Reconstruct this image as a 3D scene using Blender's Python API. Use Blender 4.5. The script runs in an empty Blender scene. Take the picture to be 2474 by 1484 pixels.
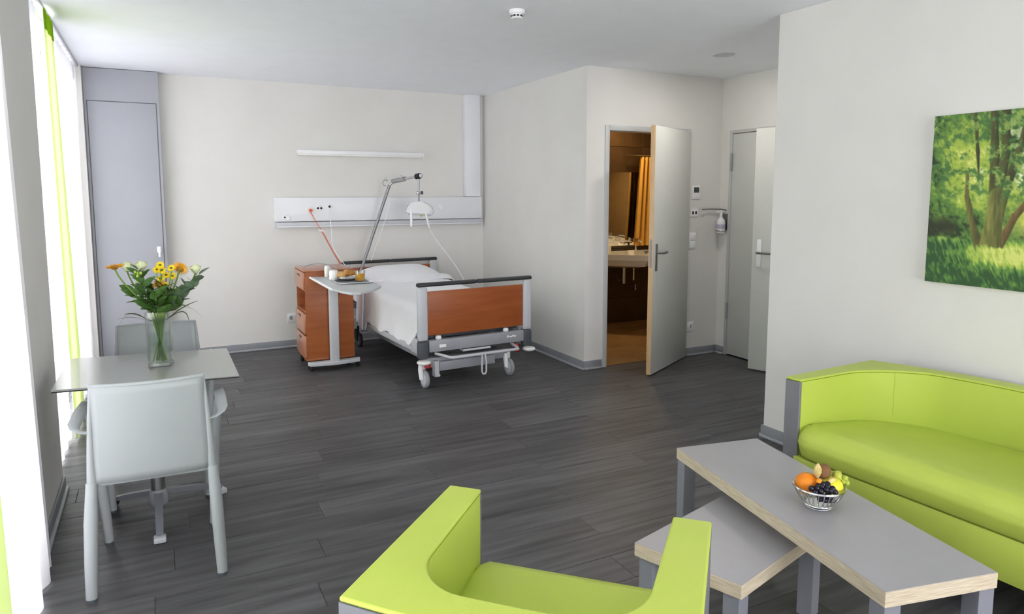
import bpy, bmesh, math, random
from mathutils import Vector, Matrix, noise
random.seed(7)
R = math.radians
PI = math.pi
scn = bpy.context.scene
C = scn.collection

# ------------------------------------------------------------------ camera
FPX, PPX, PPY = 1678.6, 1237.0, 648.15          # focal length and principal point in photo pixels (2474 x 1484)
YAW, PIT, CAMH = R(27.08), R(6.204), 1.56
cam_d = bpy.data.cameras.new('camera'); cam = bpy.data.objects.new('camera', cam_d); C.objects.link(cam)
cam.location = (0, 0, CAMH); cam.rotation_euler = (PI/2 - PIT, 0, -YAW)
cam_d.sensor_width = 36; cam_d.lens = FPX/2474*36; cam_d.shift_y = -(742-PPY)/2474
cam_d.clip_start = .05
scn.camera = cam

# ------------------------------------------------------------------ world, sky light through the windows, exposure
SKY = 8.5
w = bpy.data.worlds.new('sky'); scn.world = w; w.use_nodes = True
bg = w.node_tree.nodes['Background']; bg.inputs[0].default_value = (.97, .965, 1.0, 1); bg.inputs[1].default_value = SKY
scn.view_settings.view_transform = 'Standard'; scn.view_settings.look = 'None'
scn.view_settings.gamma = 1; scn.view_settings.use_curve_mapping = False
scn.view_settings.exposure = 0.48
try:
    scn.cycles.use_denoising = True
    scn.cycles.max_bounces = 12; scn.cycles.diffuse_bounces = 6; scn.cycles.transparent_max_bounces = 16
    scn.cycles.caustics_refractive = False; scn.cycles.caustics_reflective = False
    scn.cycles.sample_clamp_indirect = 8
except Exception: pass
def portal(loc, rot, sx, sy):
    l = bpy.data.lights.new('window_portal', 'AREA'); l.shape = 'RECTANGLE'; l.size = sx; l.size_y = sy
    l.cycles.is_portal = True
    o = bpy.data.objects.new('window_portal', l); o.location = loc; o.rotation_euler = rot; C.objects.link(o)

# room planes (metres)
XL, YB, XN, YW, XE, XR, YR, ZC, Y0 = -.505, 7.20, 3.31, 5.075, 4.845, 3.415, 3.125, 2.63, -3.2
W1 = (.1, 3.14); W2 = (4.22, 6.98); W3 = (.4, 3.1)     # window openings: two in the left wall (Y), one behind the camera (X)
portal((XL-.2, (W1[0]+W1[1])/2, 1.3), (0, -PI/2, 0), 2.55, W1[1]-W1[0])
portal((XL-.2, (W2[0]+W2[1])/2, 1.3), (0, -PI/2, 0), 2.55, W2[1]-W2[0])
portal(((W3[0]+W3[1])/2, Y0-.15, 1.26), (PI/2, 0, 0), W3[1]-W3[0], 2.46)

# ------------------------------------------------------------------ photo pixel -> point on a known plane
FW = Vector((math.sin(YAW)*math.cos(PIT), math.cos(YAW)*math.cos(PIT), -math.sin(PIT)))
RT = Vector((math.cos(YAW), -math.sin(YAW), 0)); UP = RT.cross(FW); CP = Vector((0, 0, CAMH))
def ray(x, y): return FW + RT*((x-PPX)/FPX) - UP*((y-PPY)/FPX)
def pz(x, y, z=0.): d = ray(x, y); return CP + d*((z-CP.z)/d.z)
def py(x, y, Y): d = ray(x, y); return CP + d*(Y/d.y)
def px(x, y, X): d = ray(x, y); return CP + d*(X/d.x)

# ------------------------------------------------------------------ materials
def lin(c):
    if isinstance(c, str):
        c = [int(c[i:i+2], 16)/255 for i in (0, 2, 4)]
    return tuple((v/12.92 if v <= .04045 else ((v+.055)/1.055)**2.4) for v in c[:3]) + (1,)
def mat(name, col, rough=.5, metal=0., var=.04, scale=6., bump=0., bscale=120., spec=.5, stretch=(1, 1, 1), col2=None, lo=.35, hi=.65, coat=0., rnd=0., trans=0., ior=1.45, sheen=0.):
    m = bpy.data.materials.new(name); m.use_nodes = True
    nt = m.node_tree; N = nt.nodes; L = nt.links; b = N['Principled BSDF']
    tc = N.new('ShaderNodeTexCoord'); mp = N.new('ShaderNodeMapping'); mp.inputs['Scale'].default_value = stretch
    L.new(tc.outputs['Object'], mp.inputs['Vector'])
    vec = mp.outputs['Vector']
    if rnd:
        oi = N.new('ShaderNodeObjectInfo'); ml = N.new('ShaderNodeMath'); ml.operation = 'MULTIPLY'; ml.inputs[1].default_value = 91.7
        L.new(oi.outputs['Random'], ml.inputs[0]); ad = N.new('ShaderNodeVectorMath'); ad.operation = 'ADD'
        L.new(vec, ad.inputs[0]); L.new(ml.outputs[0], ad.inputs[1]); vec = ad.outputs[0]
    n = N.new('ShaderNodeTexNoise'); n.inputs['Scale'].default_value = scale; n.inputs['Detail'].default_value = 5
    L.new(vec, n.inputs['Vector'])
    r = N.new('ShaderNodeValToRGB'); c = lin(col)
    c2 = lin(col2) if col2 else tuple(min(1, v*(1+var)) for v in c[:3])+(1,)
    c1 = c if col2 else tuple(v*(1-var) for v in c[:3])+(1,)
    r.color_ramp.elements[0].position = lo; r.color_ramp.elements[1].position = hi
    r.color_ramp.elements[0].color = c1; r.color_ramp.elements[1].color = c2
    L.new(n.outputs['Fac'], r.inputs['Fac']); out = r.outputs['Color']
    if rnd:
        mr = N.new('ShaderNodeMapRange'); mr.inputs['To Min'].default_value = 1-rnd; mr.inputs['To Max'].default_value = 1+rnd
        L.new(oi.outputs['Random'], mr.inputs['Value'])
        mx = N.new('ShaderNodeVectorMath'); mx.operation = 'SCALE'; L.new(out, mx.inputs[0]); L.new(mr.outputs['Result'], mx.inputs['Scale']); out = mx.outputs[0]
    L.new(out, b.inputs['Base Color'])
    b.inputs['Roughness'].default_value = rough; b.inputs['Metallic'].default_value = metal
    b.inputs['Specular IOR Level'].default_value = spec; b.inputs['IOR'].default_value = ior
    if coat: b.inputs['Coat Weight'].default_value = coat
    if trans: b.inputs['Transmission Weight'].default_value = trans
    if sheen: b.inputs['Sheen Weight'].default_value = sheen
    if bump:
        n2 = N.new('ShaderNodeTexNoise'); n2.inputs['Scale'].default_value = bscale; n2.inputs['Detail'].default_value = 3; L.new(vec, n2.inputs['Vector'])
        bp = N.new('ShaderNodeBump'); bp.inputs['Strength'].default_value = bump; bp.inputs['Distance'].default_value = .01
        L.new(n2.outputs['Fac'], bp.inputs['Height']); L.new(bp.outputs['Normal'], b.inputs['Normal'])
    return m
def sheer(name, col, transp, transl):
    m = bpy.data.materials.new(name); m.use_nodes = True; nt = m.node_tree; N = nt.nodes; L = nt.links
    N.remove(N['Principled BSDF']); o = N['Material Output']
    tc = N.new('ShaderNodeTexCoord'); n = N.new('ShaderNodeTexNoise'); n.inputs['Scale'].default_value = 40
    L.new(tc.outputs['Object'], n.inputs['Vector'])
    r = N.new('ShaderNodeValToRGB'); c = lin(col); r.color_ramp.elements[0].color = tuple(v*.96 for v in c[:3])+(1,); r.color_ramp.elements[1].color = c
    L.new(n.outputs['Fac'], r.inputs['Fac'])
    d = N.new('ShaderNodeBsdfDiffuse'); t = N.new('ShaderNodeBsdfTranslucent'); p = N.new('ShaderNodeBsdfTransparent')
    L.new(r.outputs['Color'], d.inputs['Color']); L.new(r.outputs['Color'], t.inputs['Color'])
    p.inputs['Color'].default_value = c
    a = N.new('ShaderNodeMixShader'); a.inputs[0].default_value = transl; L.new(d.outputs[0], a.inputs[1]); L.new(t.outputs[0], a.inputs[2])
    e = N.new('ShaderNodeMixShader'); e.inputs[0].default_value = transp; L.new(a.outputs[0], e.inputs[1]); L.new(p.outputs[0], e.inputs[2])
    L.new(e.outputs[0], o.inputs['Surface']); return m
def clear(name, tint=(1, 1, 1), refl=.12, rough=.02, density=0.0):
    """thin clear glass: mostly see-through with a fresnel sheen"""
    m = bpy.data.materials.new(name); m.use_nodes = True; nt = m.node_tree; N = nt.nodes; L = nt.links
    N.remove(N['Principled BSDF']); o = N['Material Output']
    p = N.new('ShaderNodeBsdfTransparent'); p.inputs['Color'].default_value = (*tint, 1)
    g = N.new('ShaderNodeBsdfGlossy'); g.inputs['Roughness'].default_value = rough
    lw = N.new('ShaderNodeLayerWeight'); lw.inputs['Blend'].default_value = .35
    mr = N.new('ShaderNodeMapRange'); mr.inputs['To Min'].default_value = refl*.4; mr.inputs['To Max'].default_value = min(1, refl*4)
    L.new(lw.outputs['Fresnel'], mr.inputs['Value'])
    e = N.new('ShaderNodeMixShader'); L.new(mr.outputs['Result'], e.inputs[0]); L.new(p.outputs[0], e.inputs[1]); L.new(g.outputs[0], e.inputs[2])
    L.new(e.outputs[0], o.inputs['Surface']); return m
def emit(name, col, s):
    m = bpy.data.materials.new(name); m.use_nodes = True; b = m.node_tree.nodes['Principled BSDF']
    b.inputs['Base Color'].default_value = lin(col); b.inputs['Emission Color'].default_value = lin(col); b.inputs['Emission Strength'].default_value = s
    return m
M = dict(
    wall=mat('wall_paint', 'e1dfdb', .85, var=.015, scale=3, bump=.05, bscale=300),
    ceil=mat('ceiling_paint', 'f2f5fa', .9, var=.01, bump=.03, bscale=250),
    skirt=mat('skirting_grey', '8d9096', .45), skirt2=mat('skirting_lip', 'a6a8ad', .4),
    sub=mat('subfloor', '2a2a2c', .7),
    plank=mat('vinyl_plank', '424143', .46, scale=2.2, stretch=(.9, 11, 1), col2='636264', lo=.3, hi=.72, rnd=.17, bump=.05, bscale=9, spec=.34),
    lime=mat('lime_leather', 'b9ca57', .42, var=.03, scale=4, bump=.06, bscale=260, spec=.4),
    shell=mat('grey_leather', '77787d', .5, var=.04, bump=.06, bscale=260),
    laminate=mat('grey_laminate', 'a2a0a3', .33, var=.012, scale=20),
    oak=mat('oak_edge', 'b7a78c', .55, scale=5, stretch=(3, 3, 60), col2='d8cdb6', lo=.3, hi=.7),
    legm=mat('grey_leg_paint', '83858d', .45),
    chair=mat('chair_plastic', 'a3a8a9', .42, var=.015),
    steel_top=mat('brushed_tabletop', '9d9e9a', .22, var=.02, scale=4, stretch=(2, 60, 1), spec=.5, coat=.2),
    steel=mat('satin_steel', 'b4b5b8', .3, 1., var=.03), dark_edge=mat('dark_edge', '2c2c2c', .5),
    polesteel=mat('pole_steel', '8b8d90', .38, .85, var=.05), chrome=mat('chrome', 'd2d4d6', .14, 1., var=.02), nickel=mat('door_handle_steel', '8f8f8c', .3, 1., var=.02),
    white=mat('white_plastic', 'f0f1f3', .4, var=.01), white_gloss=mat('white_porcelain', 'f2f2f0', .15, var=.01),
    lgrey=mat('light_grey_metal', 'c7c9cf', .4, var=.015), panel=mat('headwall_panel', 'e9eaef', .4, var=.012),
    mgrey=mat('mid_grey_metal', '9b9da4', .42), dgrey=mat('dark_grey_plastic', '4b5157', .5), rail=mat('rail_charcoal', '35383a', .45),
    black=mat('black_rubber', '161616', .6), red=mat('red_lever', 'b5201d', .4), orange_cord=mat('orange_cord', 'd8623c', .5),
    wood=mat('cherry_laminate', '96502a', .38, scale=2.2, stretch=(1, 1, 9), col2='ac6438', lo=.3, hi=.7, spec=.4),
    wood_h=mat('cherry_laminate_across', '934c26', .38, scale=2.2, stretch=(1, 6, 9), col2='a65c30', lo=.3, hi=.7, spec=.4),
    wood_f=mat('cherry_drawer_front', 'a8694a', .3, scale=3, stretch=(1, 6, 1), col2='bb8264', lo=.3, hi=.7, spec=.6, coat=.3),
    linen=mat('white_linen', 'f9f9fd', .85, var=.012, bump=.15, bscale=420, sheen=.2),
    pillow=mat('pillow_cotton', 'f4f4f8', .85, var=.012, bump=.15, bscale=420, sheen=.2),
    closet=mat('closet_grey', 'a9abb1', .5, var=.01), gap=mat('shadow_gap', '6c6c70', .7),
    door=mat('door_laminate', 'cfd0cb', .45, var=.012), door_edge=mat('beech_edge', 'd9b68c', .5, var=.06, stretch=(6, 6, 1)), dframe=mat('door_frame_grey', 'c3c4c4', .4, var=.01),
    bathtile=mat('brown_tile', '3f2e1d', .35, scale=5, col2='4a3723', rnd=.08), bathfloor=mat('tan_floor_tile', '8a6a44', .4, scale=4, col2='9a7a52', rnd=.08),
    grout=mat('grout', '7d6848', .8), bathpaint=mat('bath_paint', 'a58657', .8),
    gold=mat('gold_curtain', 'd8a64a', .6, scale=8), mirror=mat('mirror_glass', 'e8e8e8', .03, 1., var=.01),
    sheer=sheer('sheer_white', 'f7f7fa', .045, .25), green_sheer=sheer('sheer_lime', 'd9e99c', .03, .24), green_head=sheer('lime_heading', '8fb52a', .0, .35),
    glass=clear('window_glass', (1, 1, 1), .06), vase=clear('vase_glass', (.975, .985, .985), .15), tumbler=clear('tumbler_glass', (.98, .985, .985), .09), water=clear('vase_water', (.90, .95, .90), .05),
    juice=mat('orange_juice', 'f2b01e', .2, var=.05), crust=mat('bread_crust', 'c08a45', .6, scale=25, col2='e2bf85', lo=.3, hi=.7, bump=.2, bscale=60), croissant=mat('croissant_crust', 'a9692a', .5, scale=18, col2='d09548', lo=.3, hi=.7, bump=.2, bscale=50),
    crumb=mat('bread_crumb', 'eadbb8', .8), tray=mat('tray_grey', 'c3c6c9', .35), tray_shade=mat('tray_shade_paint', '75777b', .5), foil=mat('foil_wrap', 'c9cbcd', .25, .6, var=.2, scale=40, bump=.4, bscale=60),
    stemg=mat('green_stem', '6f8f34', .5, var=.1), leaf=mat('dark_leaf', '3a5a28', .5, var=.2, scale=30, col2='557a38'), euc=mat('eucalyptus_leaf', '5d7458', .55, col2='748a6c'), blade=mat('grass_blade', '3f5a26', .5),
    gerb=mat('gerbera_petal', 'f2a31c', .5, scale=30, col2='f7bd2c'), gerbc=mat('gerbera_centre', 'a8781c', .7), rose=mat('rose_petal', 'e6ecc0', .6, var=.05), mum=mat('yellow_petal', 'f0d522', .5, var=.05), mumc=mat('green_eye', '4f6a1c', .6), bud=mat('green_bud', 'a8c24a', .5), dry=mat('dry_grass', '6e6a60', .7),
    orange=mat('orange_peel', 'ef8a1a', .42, var=.04, bump=.25, bscale=140), kiwi=mat('kiwi_skin', '7d5a38', .8, var=.12, scale=60, bump=.3, bscale=300), grape=mat('black_grape', '1b1626', .22, var=.2), lemon=mat('yellow_apple_skin', 'e3dc3a', .35, var=.05), husk=mat('physalis_husk', 'c9b066', .7, scale=40, col2='ddcf92'), husk_g=mat('green_husk', 'a9b23c', .6, scale=30, col2='c3c65a'), berry=mat('physalis_berry', 'f0921e', .3), ggrape=mat('green_grape', 'aebb4a', .3),
    screen=mat('lcd_screen', '474d48', .2), sticker=mat('white_sticker', 'f2f2f2', .5), hole=mat('socket_hole', '101010', .6), clearplast=clear('clear_plastic', (.9, .92, .93), .3, .15), violet=mat('violet_label', 'b9b2cb', .5), canvas_edge=mat('canvas_side', 'e8e8e2', .7), yellow=mat('yellow_tag', 'b7b52c', .5),
    lampdiff=mat('lamp_cover', 'ecece8', .35), bathlamp=emit('bath_lamp_glow', 'ffd090', 6.), downglow=emit('downlight_glow', 'f4f6ff', 1.6),
)

# ------------------------------------------------------------------ mesh helpers
class G:
    def __init__(s): s.v = []; s.f = []
    def add(s, vs, fs):
        o = len(s.v); s.v += [Vector(v) for v in vs]; s.f += [tuple(i+o for i in f) for f in fs]; return s
    def box(s, c, d, bev=0., rot=None, seg=2):
        bm = bmesh.new(); bmesh.ops.create_cube(bm, size=1)
        bmesh.ops.scale(bm, vec=Vector(d), verts=bm.verts)
        if bev:
            bmesh.ops.bevel(bm, geom=list(bm.edges), offset=min(bev, min(d)*.49), segments=seg, profile=.5, affect='EDGES')
        mt = Matrix.Translation(Vector(c)) @ (rot.to_4x4() if rot is not None else Matrix.Identity(4))
        bm.verts.index_update()
        s.add([mt @ v.co for v in bm.verts], [[v.index for v in f.verts] for f in bm.faces]); bm.free(); return s
    def b2(s, a, b, bev=0., seg=2):
        return s.box([(a[i]+b[i])/2 for i in range(3)], [abs(b[i]-a[i]) for i in range(3)], bev, None, seg)
    def cyl(s, a, b, r0, r1=None, n=16, cap=True):
        a = Vector(a); b = Vector(b); r1 = r0 if r1 is None else r1
        d = (b-a).normalized(); q = d.to_track_quat('Z', 'Y')
        X = q @ Vector((1, 0, 0)); Y = q @ Vector((0, 1, 0)); vs = []
        for p, r in ((a, r0), (b, r1)):
            for i in range(n):
                t = 2*PI*i/n; vs.append(p + X*(r*math.cos(t)) + Y*(r*math.sin(t)))
        fs = [(i, (i+1) % n, n+(i+1) % n, n+i) for i in range(n)]
        if cap: fs += [tuple(range(n-1, -1, -1)), tuple(range(n, 2*n))]
        return s.add(vs, fs)
    def tube(s, pts, r, n=8, closed=False, flat=None):
        P = [Vector(p) for p in pts]; k = len(P); vs = []; fs = []
        rr = r if isinstance(r, (list, tuple)) else [r]*k
        up = None
        for i, p in enumerate(P):
            t = (P[(i+1) % k]-P[i-1]) if closed else (P[min(i+1, k-1)]-P[max(i-1, 0)])
            t.normalize()
            if up is None:
                up = Vector((0, 0, 1)) if abs(t.z) < .9 else Vector((1, 0, 0))
            x = t.cross(up)
            if x.length < 1e-6: x = t.orthogonal()
            x.normalize(); y = x.cross(t).normalized(); up = y
            for j in range(n):
                a = 2*PI*j/n + (PI/n if n == 4 else 0)
                vs.append(p + x*(rr[i]*math.cos(a)*(flat[0] if flat else 1)) + y*(rr[i]*math.sin(a)*(flat[1] if flat else 1)))
        m = k if closed else k-1
        for i in range(m):
            for j in range(n):
                fs.append((i*n+j, i*n+(j+1) % n, ((i+1) % k)*n+(j+1) % n, ((i+1) % k)*n+j))
        if not closed: fs += [tuple(range(n-1, -1, -1)), tuple((k-1)*n+j for j in range(n))]
        return s.add(vs, fs)
    def lathe(s, prof, n=24, c=(0, 0, 0), ax='Z', sx=1., sy=1.):
        vs = []; fs = []; c = Vector(c)
        for (r, z) in prof:
            for j in range(n):
                a = 2*PI*j/n; x, y = r*math.cos(a)*sx, r*math.sin(a)*sy
                vs.append(c + (Vector((x, y, z)) if ax == 'Z' else Vector((z, x, y)) if ax == 'X' else Vector((x, z, y))))
        for i in range(len(prof)-1):
            for j in range(n):
                fs.append((i*n+j, i*n+(j+1) % n, (i+1)*n+(j+1) % n, (i+1)*n+j))
        fs += [tuple(range(n-1, -1, -1)), tuple((len(prof)-1)*n+j for j in range(n))]
        return s.add(vs, fs)
    def sph(s, c, r, nu=16, nv=10, fn=None):
        r = r if isinstance(r, (list, tuple)) else (r, r, r); c = Vector(c); vs = []; fs = []
        for i in range(1, nv):
            t = PI*i/nv
            for j in range(nu):
                a = 2*PI*j/nu; p = Vector((math.sin(t)*math.cos(a), math.sin(t)*math.sin(a), math.cos(t)))
                k = fn(p) if fn else 1
                vs.append(c + Vector((p.x*r[0], p.y*r[1], p.z*r[2]))*k)
        o = len(vs); vs += [c + Vector((0, 0, r[2]))*(fn(Vector((0, 0, 1))) if fn else 1), c - Vector((0, 0, r[2]))*(fn(Vector((0, 0, -1))) if fn else 1)]
        for i in range(nv-2):
            for j in range(nu): fs.append((i*nu+j, (i+1)*nu+j, (i+1)*nu+(j+1) % nu, i*nu+(j+1) % nu))
        for j in range(nu): fs.append((o, j, (j+1) % nu)); fs.append((o+1, (nv-2)*nu+(j+1) % nu, (nv-2)*nu+j))
        return s.add(vs, fs)
    def prism(s, poly, z0, z1):
        n = len(poly); vs = [(p[0], p[1], z0) for p in poly] + [(p[0], p[1], z1) for p in poly]
        return s.add(vs, [tuple(range(n-1, -1, -1)), tuple(range(n, 2*n))] + [(i, (i+1) % n, n+(i+1) % n, n+i) for i in range(n)])
    def grid(s, fn, nu, nv, closed=False):
        vs = [fn(i/nu, j/nv) for i in range(nu+1) for j in range(nv+1)]
        fs = [(i*(nv+1)+j, (i+1)*(nv+1)+j, (i+1)*(nv+1)+j+1, i*(nv+1)+j+1) for i in range(nu) for j in range(nv)]
        return s.add(vs, fs)
    def xf(s, mt): s.v = [mt @ v for v in s.v]; return s

def mesh(name, g, m, smooth=32):
    me = bpy.data.meshes.new(name); me.from_pydata([tuple(v) for v in g.v], [], g.f); me.validate()
    bm = bmesh.new(); bm.from_mesh(me); bmesh.ops.recalc_face_normals(bm, faces=bm.faces); bm.to_mesh(me); bm.free()
    me.materials.append(M[m] if isinstance(m, str) else m)
    if smooth:
        me.polygons.foreach_set('use_smooth', [True]*len(me.polygons)); me.set_sharp_from_angle(angle=R(smooth))
    me.update(); return me
def part(name, g, m, parent=None, smooth=32, label=None, world=False, kind=None):
    """one mesh object; with world=True the vertices are world coordinates and are moved into the parent's frame"""
    if world and parent is not None:
        root = parent
        while root.parent: root = root.parent
        g.xf((Matrix.Translation(root.location) @ root.rotation_euler.to_matrix().to_4x4()).inverted())
    o = bpy.data.objects.new(name, mesh(name, g, m, smooth)); C.objects.link(o)
    if parent is not None: o.parent = parent
    if label: o['label'] = label
    if kind: o['kind'] = kind
    return o
def thing(name, label, cat, loc=(0, 0, 0), rz=0., group=None):
    o = bpy.data.objects.new(name, None); C.objects.link(o); o.location = loc; o.rotation_euler = (0, 0, rz); o.empty_display_size = .1
    o['label'] = label; o['category'] = cat
    if group: o['group'] = group
    return o
def solo(name, g, m, label, cat, loc=(0, 0, 0), rz=0., group=None, smooth=32, world=False):
    if world: g.xf((Matrix.Translation(Vector(loc)) @ Matrix.Rotation(rz, 4, 'Z')).inverted())
    o = bpy.data.objects.new(name, mesh(name, g, m, smooth)); C.objects.link(o); o.location = loc; o.rotation_euler = (0, 0, rz)
    o['label'] = label; o['category'] = cat
    if group: o['group'] = group
    return o
def struct(name, g, m, parent=None, smooth=32, label=None):
    o = part(name, g, m, parent, smooth)
    if parent is None: o['kind'] = 'structure'
    if label: o['label'] = label
    return o
def linked(name, src, parent, loc, rot=(0, 0, 0), scale=(1, 1, 1)):
    o = src.copy(); C.objects.link(o); o.name = name; o.parent = parent; o.location = loc; o.rotation_euler = rot; o.scale = scale; return o
def bevel(o, w, seg=2, ang=30):
    md = o.modifiers.new('bevel', 'BEVEL'); md.width = w; md.segments = seg; md.limit_method = 'ANGLE'; md.angle_limit = R(ang); return o
def arc(c, r, a0, a1, n, z=None):
    return [(c[0]+r*math.cos(a0+(a1-a0)*i/n), c[1]+r*math.sin(a0+(a1-a0)*i/n)) + ((z,) if z is not None else ()) for i in range(n+1)]
def bez(p0, p1, p2, p3, n=12):
    p0, p1, p2, p3 = map(Vector, (p0, p1, p2, p3))
    return [p0*(1-t)**3 + p1*3*t*(1-t)**2 + p2*3*t*t*(1-t) + p3*t**3 for t in [i/n for i in range(n+1)]]

# ================================================================== the setting
T = .25
fl = struct('floor', G().b2((XL-T, Y0-.2, -.12), (XE+1.4, YB+.2, -.012)), 'sub', smooth=0)
PW, PL = .184, 1.24
def plank_mesh(L, Wd):
    g = G(); b = .0016; h = .0115
    g.add([(-L/2, -Wd/2, -h), (L/2, -Wd/2, -h), (L/2, Wd/2, -h), (-L/2, Wd/2, -h), (-L/2, -Wd/2, -b), (L/2, -Wd/2, -b), (L/2, Wd/2, -b), (-L/2, Wd/2, -b),
           (-L/2+b, -Wd/2+b, 0), (L/2-b, -Wd/2+b, 0), (L/2-b, Wd/2-b, 0), (-L/2+b, Wd/2-b, 0)],
          [(8, 9, 10, 11), (4, 5, 9, 8), (5, 6, 10, 9), (6, 7, 11, 10), (7, 4, 8, 11), (0, 1, 5, 4), (1, 2, 6, 5), (2, 3, 7, 6), (3, 0, 4, 7)])
    return mesh('plank', g, 'plank', 0)
plank_cache = {}
yy = -.6; row = 0
while yy < YB:
    y1 = min(yy+PW, YB)
    ym = (yy+y1)/2
    x1 = XN if y1 > YW+.02 else (XE if yy > YR-.05 else XR)
    if y1 > YW+.02 and yy < YW: x1 = XE
    xs = XL-.24; off = (row*.47) % 1*PL
    a = xs-off
    while a < x1:
        b = min(a+PL, x1); a2 = max(a, xs)
        if b-a2 > .02:
            key = (round(b-a2, 3), round(y1-yy, 3))
            if key not in plank_cache: plank_cache[key] = plank_mesh(b-a2-.0012, y1-yy-.0012)
            o = bpy.data.objects.new('plank', plank_cache[key]); C.objects.link(o); o.parent = fl; o.location = ((a2+b)/2, ym, 0)
        a += PL
    yy += PW; row += 1

struct('ceiling', G().b2((XL-T, Y0-.2, ZC), (XE+1.4, YB+.2, ZC+.15)), 'ceil', smooth=0)
wl = G()
for a, b in ((Y0-.2, W1[0]), (W1[1], W2[0]), (W2[1], YB+.2)): wl.b2((XL-T, a, 0), (XL, b, ZC))
for a, b in (W1, W2): wl.b2((XL-T, a, ZC-.06), (XL-.12, b, ZC))
wl.b2((XL-T, W2[0], 0), (XL-.13, W2[0]+.17, ZC)).b2((XL-T, W2[1]-.12, 0), (XL-.13, W2[1], ZC))  # jambs hidden behind the sheers, added to shade the curtain edges
struct('wall_left', wl, 'wall', smooth=0)
struct('wall_back', G().b2((XL, YB, 0), (XN+.12, YB+.2, ZC)), 'wall', smooth=0)
struct('wall_niche', G().b2((XN, YW+.12, 0), (XN+.12, YB, ZC)), 'wall', smooth=0)
# wall with the bathroom door
DX0, DX1, DH = 3.545, 4.41, 2.10
struct('wall_bathroom', G().b2((XN, YW, 0), (DX0-.02, YW+.12, ZC)).b2((DX1+.02, YW, 0), (XE+1.3, YW+.12, ZC)).b2((DX0-.02, YW, DH+.01), (DX1+.02, YW+.12, ZC)), 'wall', smooth=0)
EY0, EY1, EH = 3.67, 4.935, 2.11
struct('wall_entry', G().b2((XE, YR-.2, 0), (XE+.2, EY0-.02, ZC)).b2((XE, EY1+.02, 0), (XE+.2, YW, ZC)).b2((XE, EY0-.02, EH+.01), (XE+.2, EY1+.02, ZC)), 'wall', smooth=0)
struct('wall_right', G().b2((XR, Y0-.2, 0), (XR+.2, YR, ZC), .004), 'wall', smooth=0)
struct('wall_corridor', G().b2((XR+.2, YR-.15, 0), (XE+1.3, YR, ZC)), 'wall', smooth=0)
struct('wall_rear', G().b2((XL, Y0-.2, 0), (W3[0], Y0, ZC)).b2((W3[1], Y0-.2, 0), (XR, Y0, ZC)).b2((W3[0], Y0-.2, 2.52), (W3[1], Y0, ZC)).b2((W3[0], Y0-.2, 0), (W3[1], Y0, .03)), 'wall', smooth=0)
# hall seen behind the ajar entrance door
struct('wall_hall', G().b2((XE+1.2, YR, 0), (XE+1.3, YW, ZC)), 'wall', smooth=0)
def skirting(name, pts):
    """a skirting board with a pale lip at the floor; pts: (x0,y0,x1,y1, normal)"""
    g = G(); h = G()
    for (x0, y0, x1, y1, n) in pts:
        a = (min(x0, x1), min(y0, y1)); b = (max(x0, x1), max(y0, y1))
        for gg, t, z0, z1 in ((g, .012, .018, .075), (h, .026, 0, .018)):
            lo = [a[0], a[1]]; hi = [b[0], b[1]]
            if n == '-y': lo[1] -= t
            if n == '+y': hi[1] += t
            if n == '-x': lo[0] -= t
            if n == '+x': hi[0] += t
            gg.b2((lo[0], lo[1], z0), (hi[0], hi[1], z1), .004 if gg is h else .002)
    o = struct(name, g, 'skirt'); part('floor_lip', h, 'skirt2', o)
skirting('baseboard_back', [(.08, YB, XN, YB, '-y')])
skirting('baseboard_niche', [(XN, YW-.012, XN, YB, '-x')])
skirting('baseboard_bathroom', [(XN, YW, DX0-.055, YW, '-y'), (DX1+.055, YW, XE, YW, '-y')])
skirting('baseboard_entry', [(XE, EY1+.03, XE, YW, '-x')])
skirting('baseboard_right', [(XR, Y0, XR, YR+.012, '-x'), (XR-.012, YR, XE, YR, '+y')])
skirting('baseboard_left', [(XL, W1[1], XL, W2[0], '+x')])

# windows (behind the curtains, and one behind the camera)
def window(name, axis, a, b, z0, z1, at, n):
    g = G(); p = G(); f = .05
    def bx(u0, u1, za, zb, th=.06, gg=g):
        if axis == 'y': gg.b2((at-th/2, u0, za), (at+th/2, u1, zb), .004 if gg is g else 0)
        else: gg.b2((u0, at-th/2, za), (u1, at+th/2, zb), .004 if gg is g else 0)
    bx(a, b, z0, z0+f); bx(a, b, z1-f, z1)
    for i in range(n+1):
        u = a+(b-a)*i/n; u0 = max(a, u-f/2) if 0 < i < n else (a if i == 0 else b-f); bx(u0, u0+f, z0, z1)
    o = struct(name, g, 'dframe')
    for i in range(n):
        q = G(); u0 = a+(b-a)*i/n+f*.7; u1 = a+(b-a)*(i+1)/n-f*.7; bx(u0, u1, z0+f, z1-f, .008, q); part('pane', q, 'glass', o, 0)
window('window_1', 'y', W1[0], W1[1], 0, 2.57, XL-.2, 3)
window('window_2', 'y', W2[0]+.17, W2[1]-.12, 0, 2.57, XL-.2, 3)
window('window_3', 'x', W3[0], W3[1], .03, 2.52, Y0-.12, 3)

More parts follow.
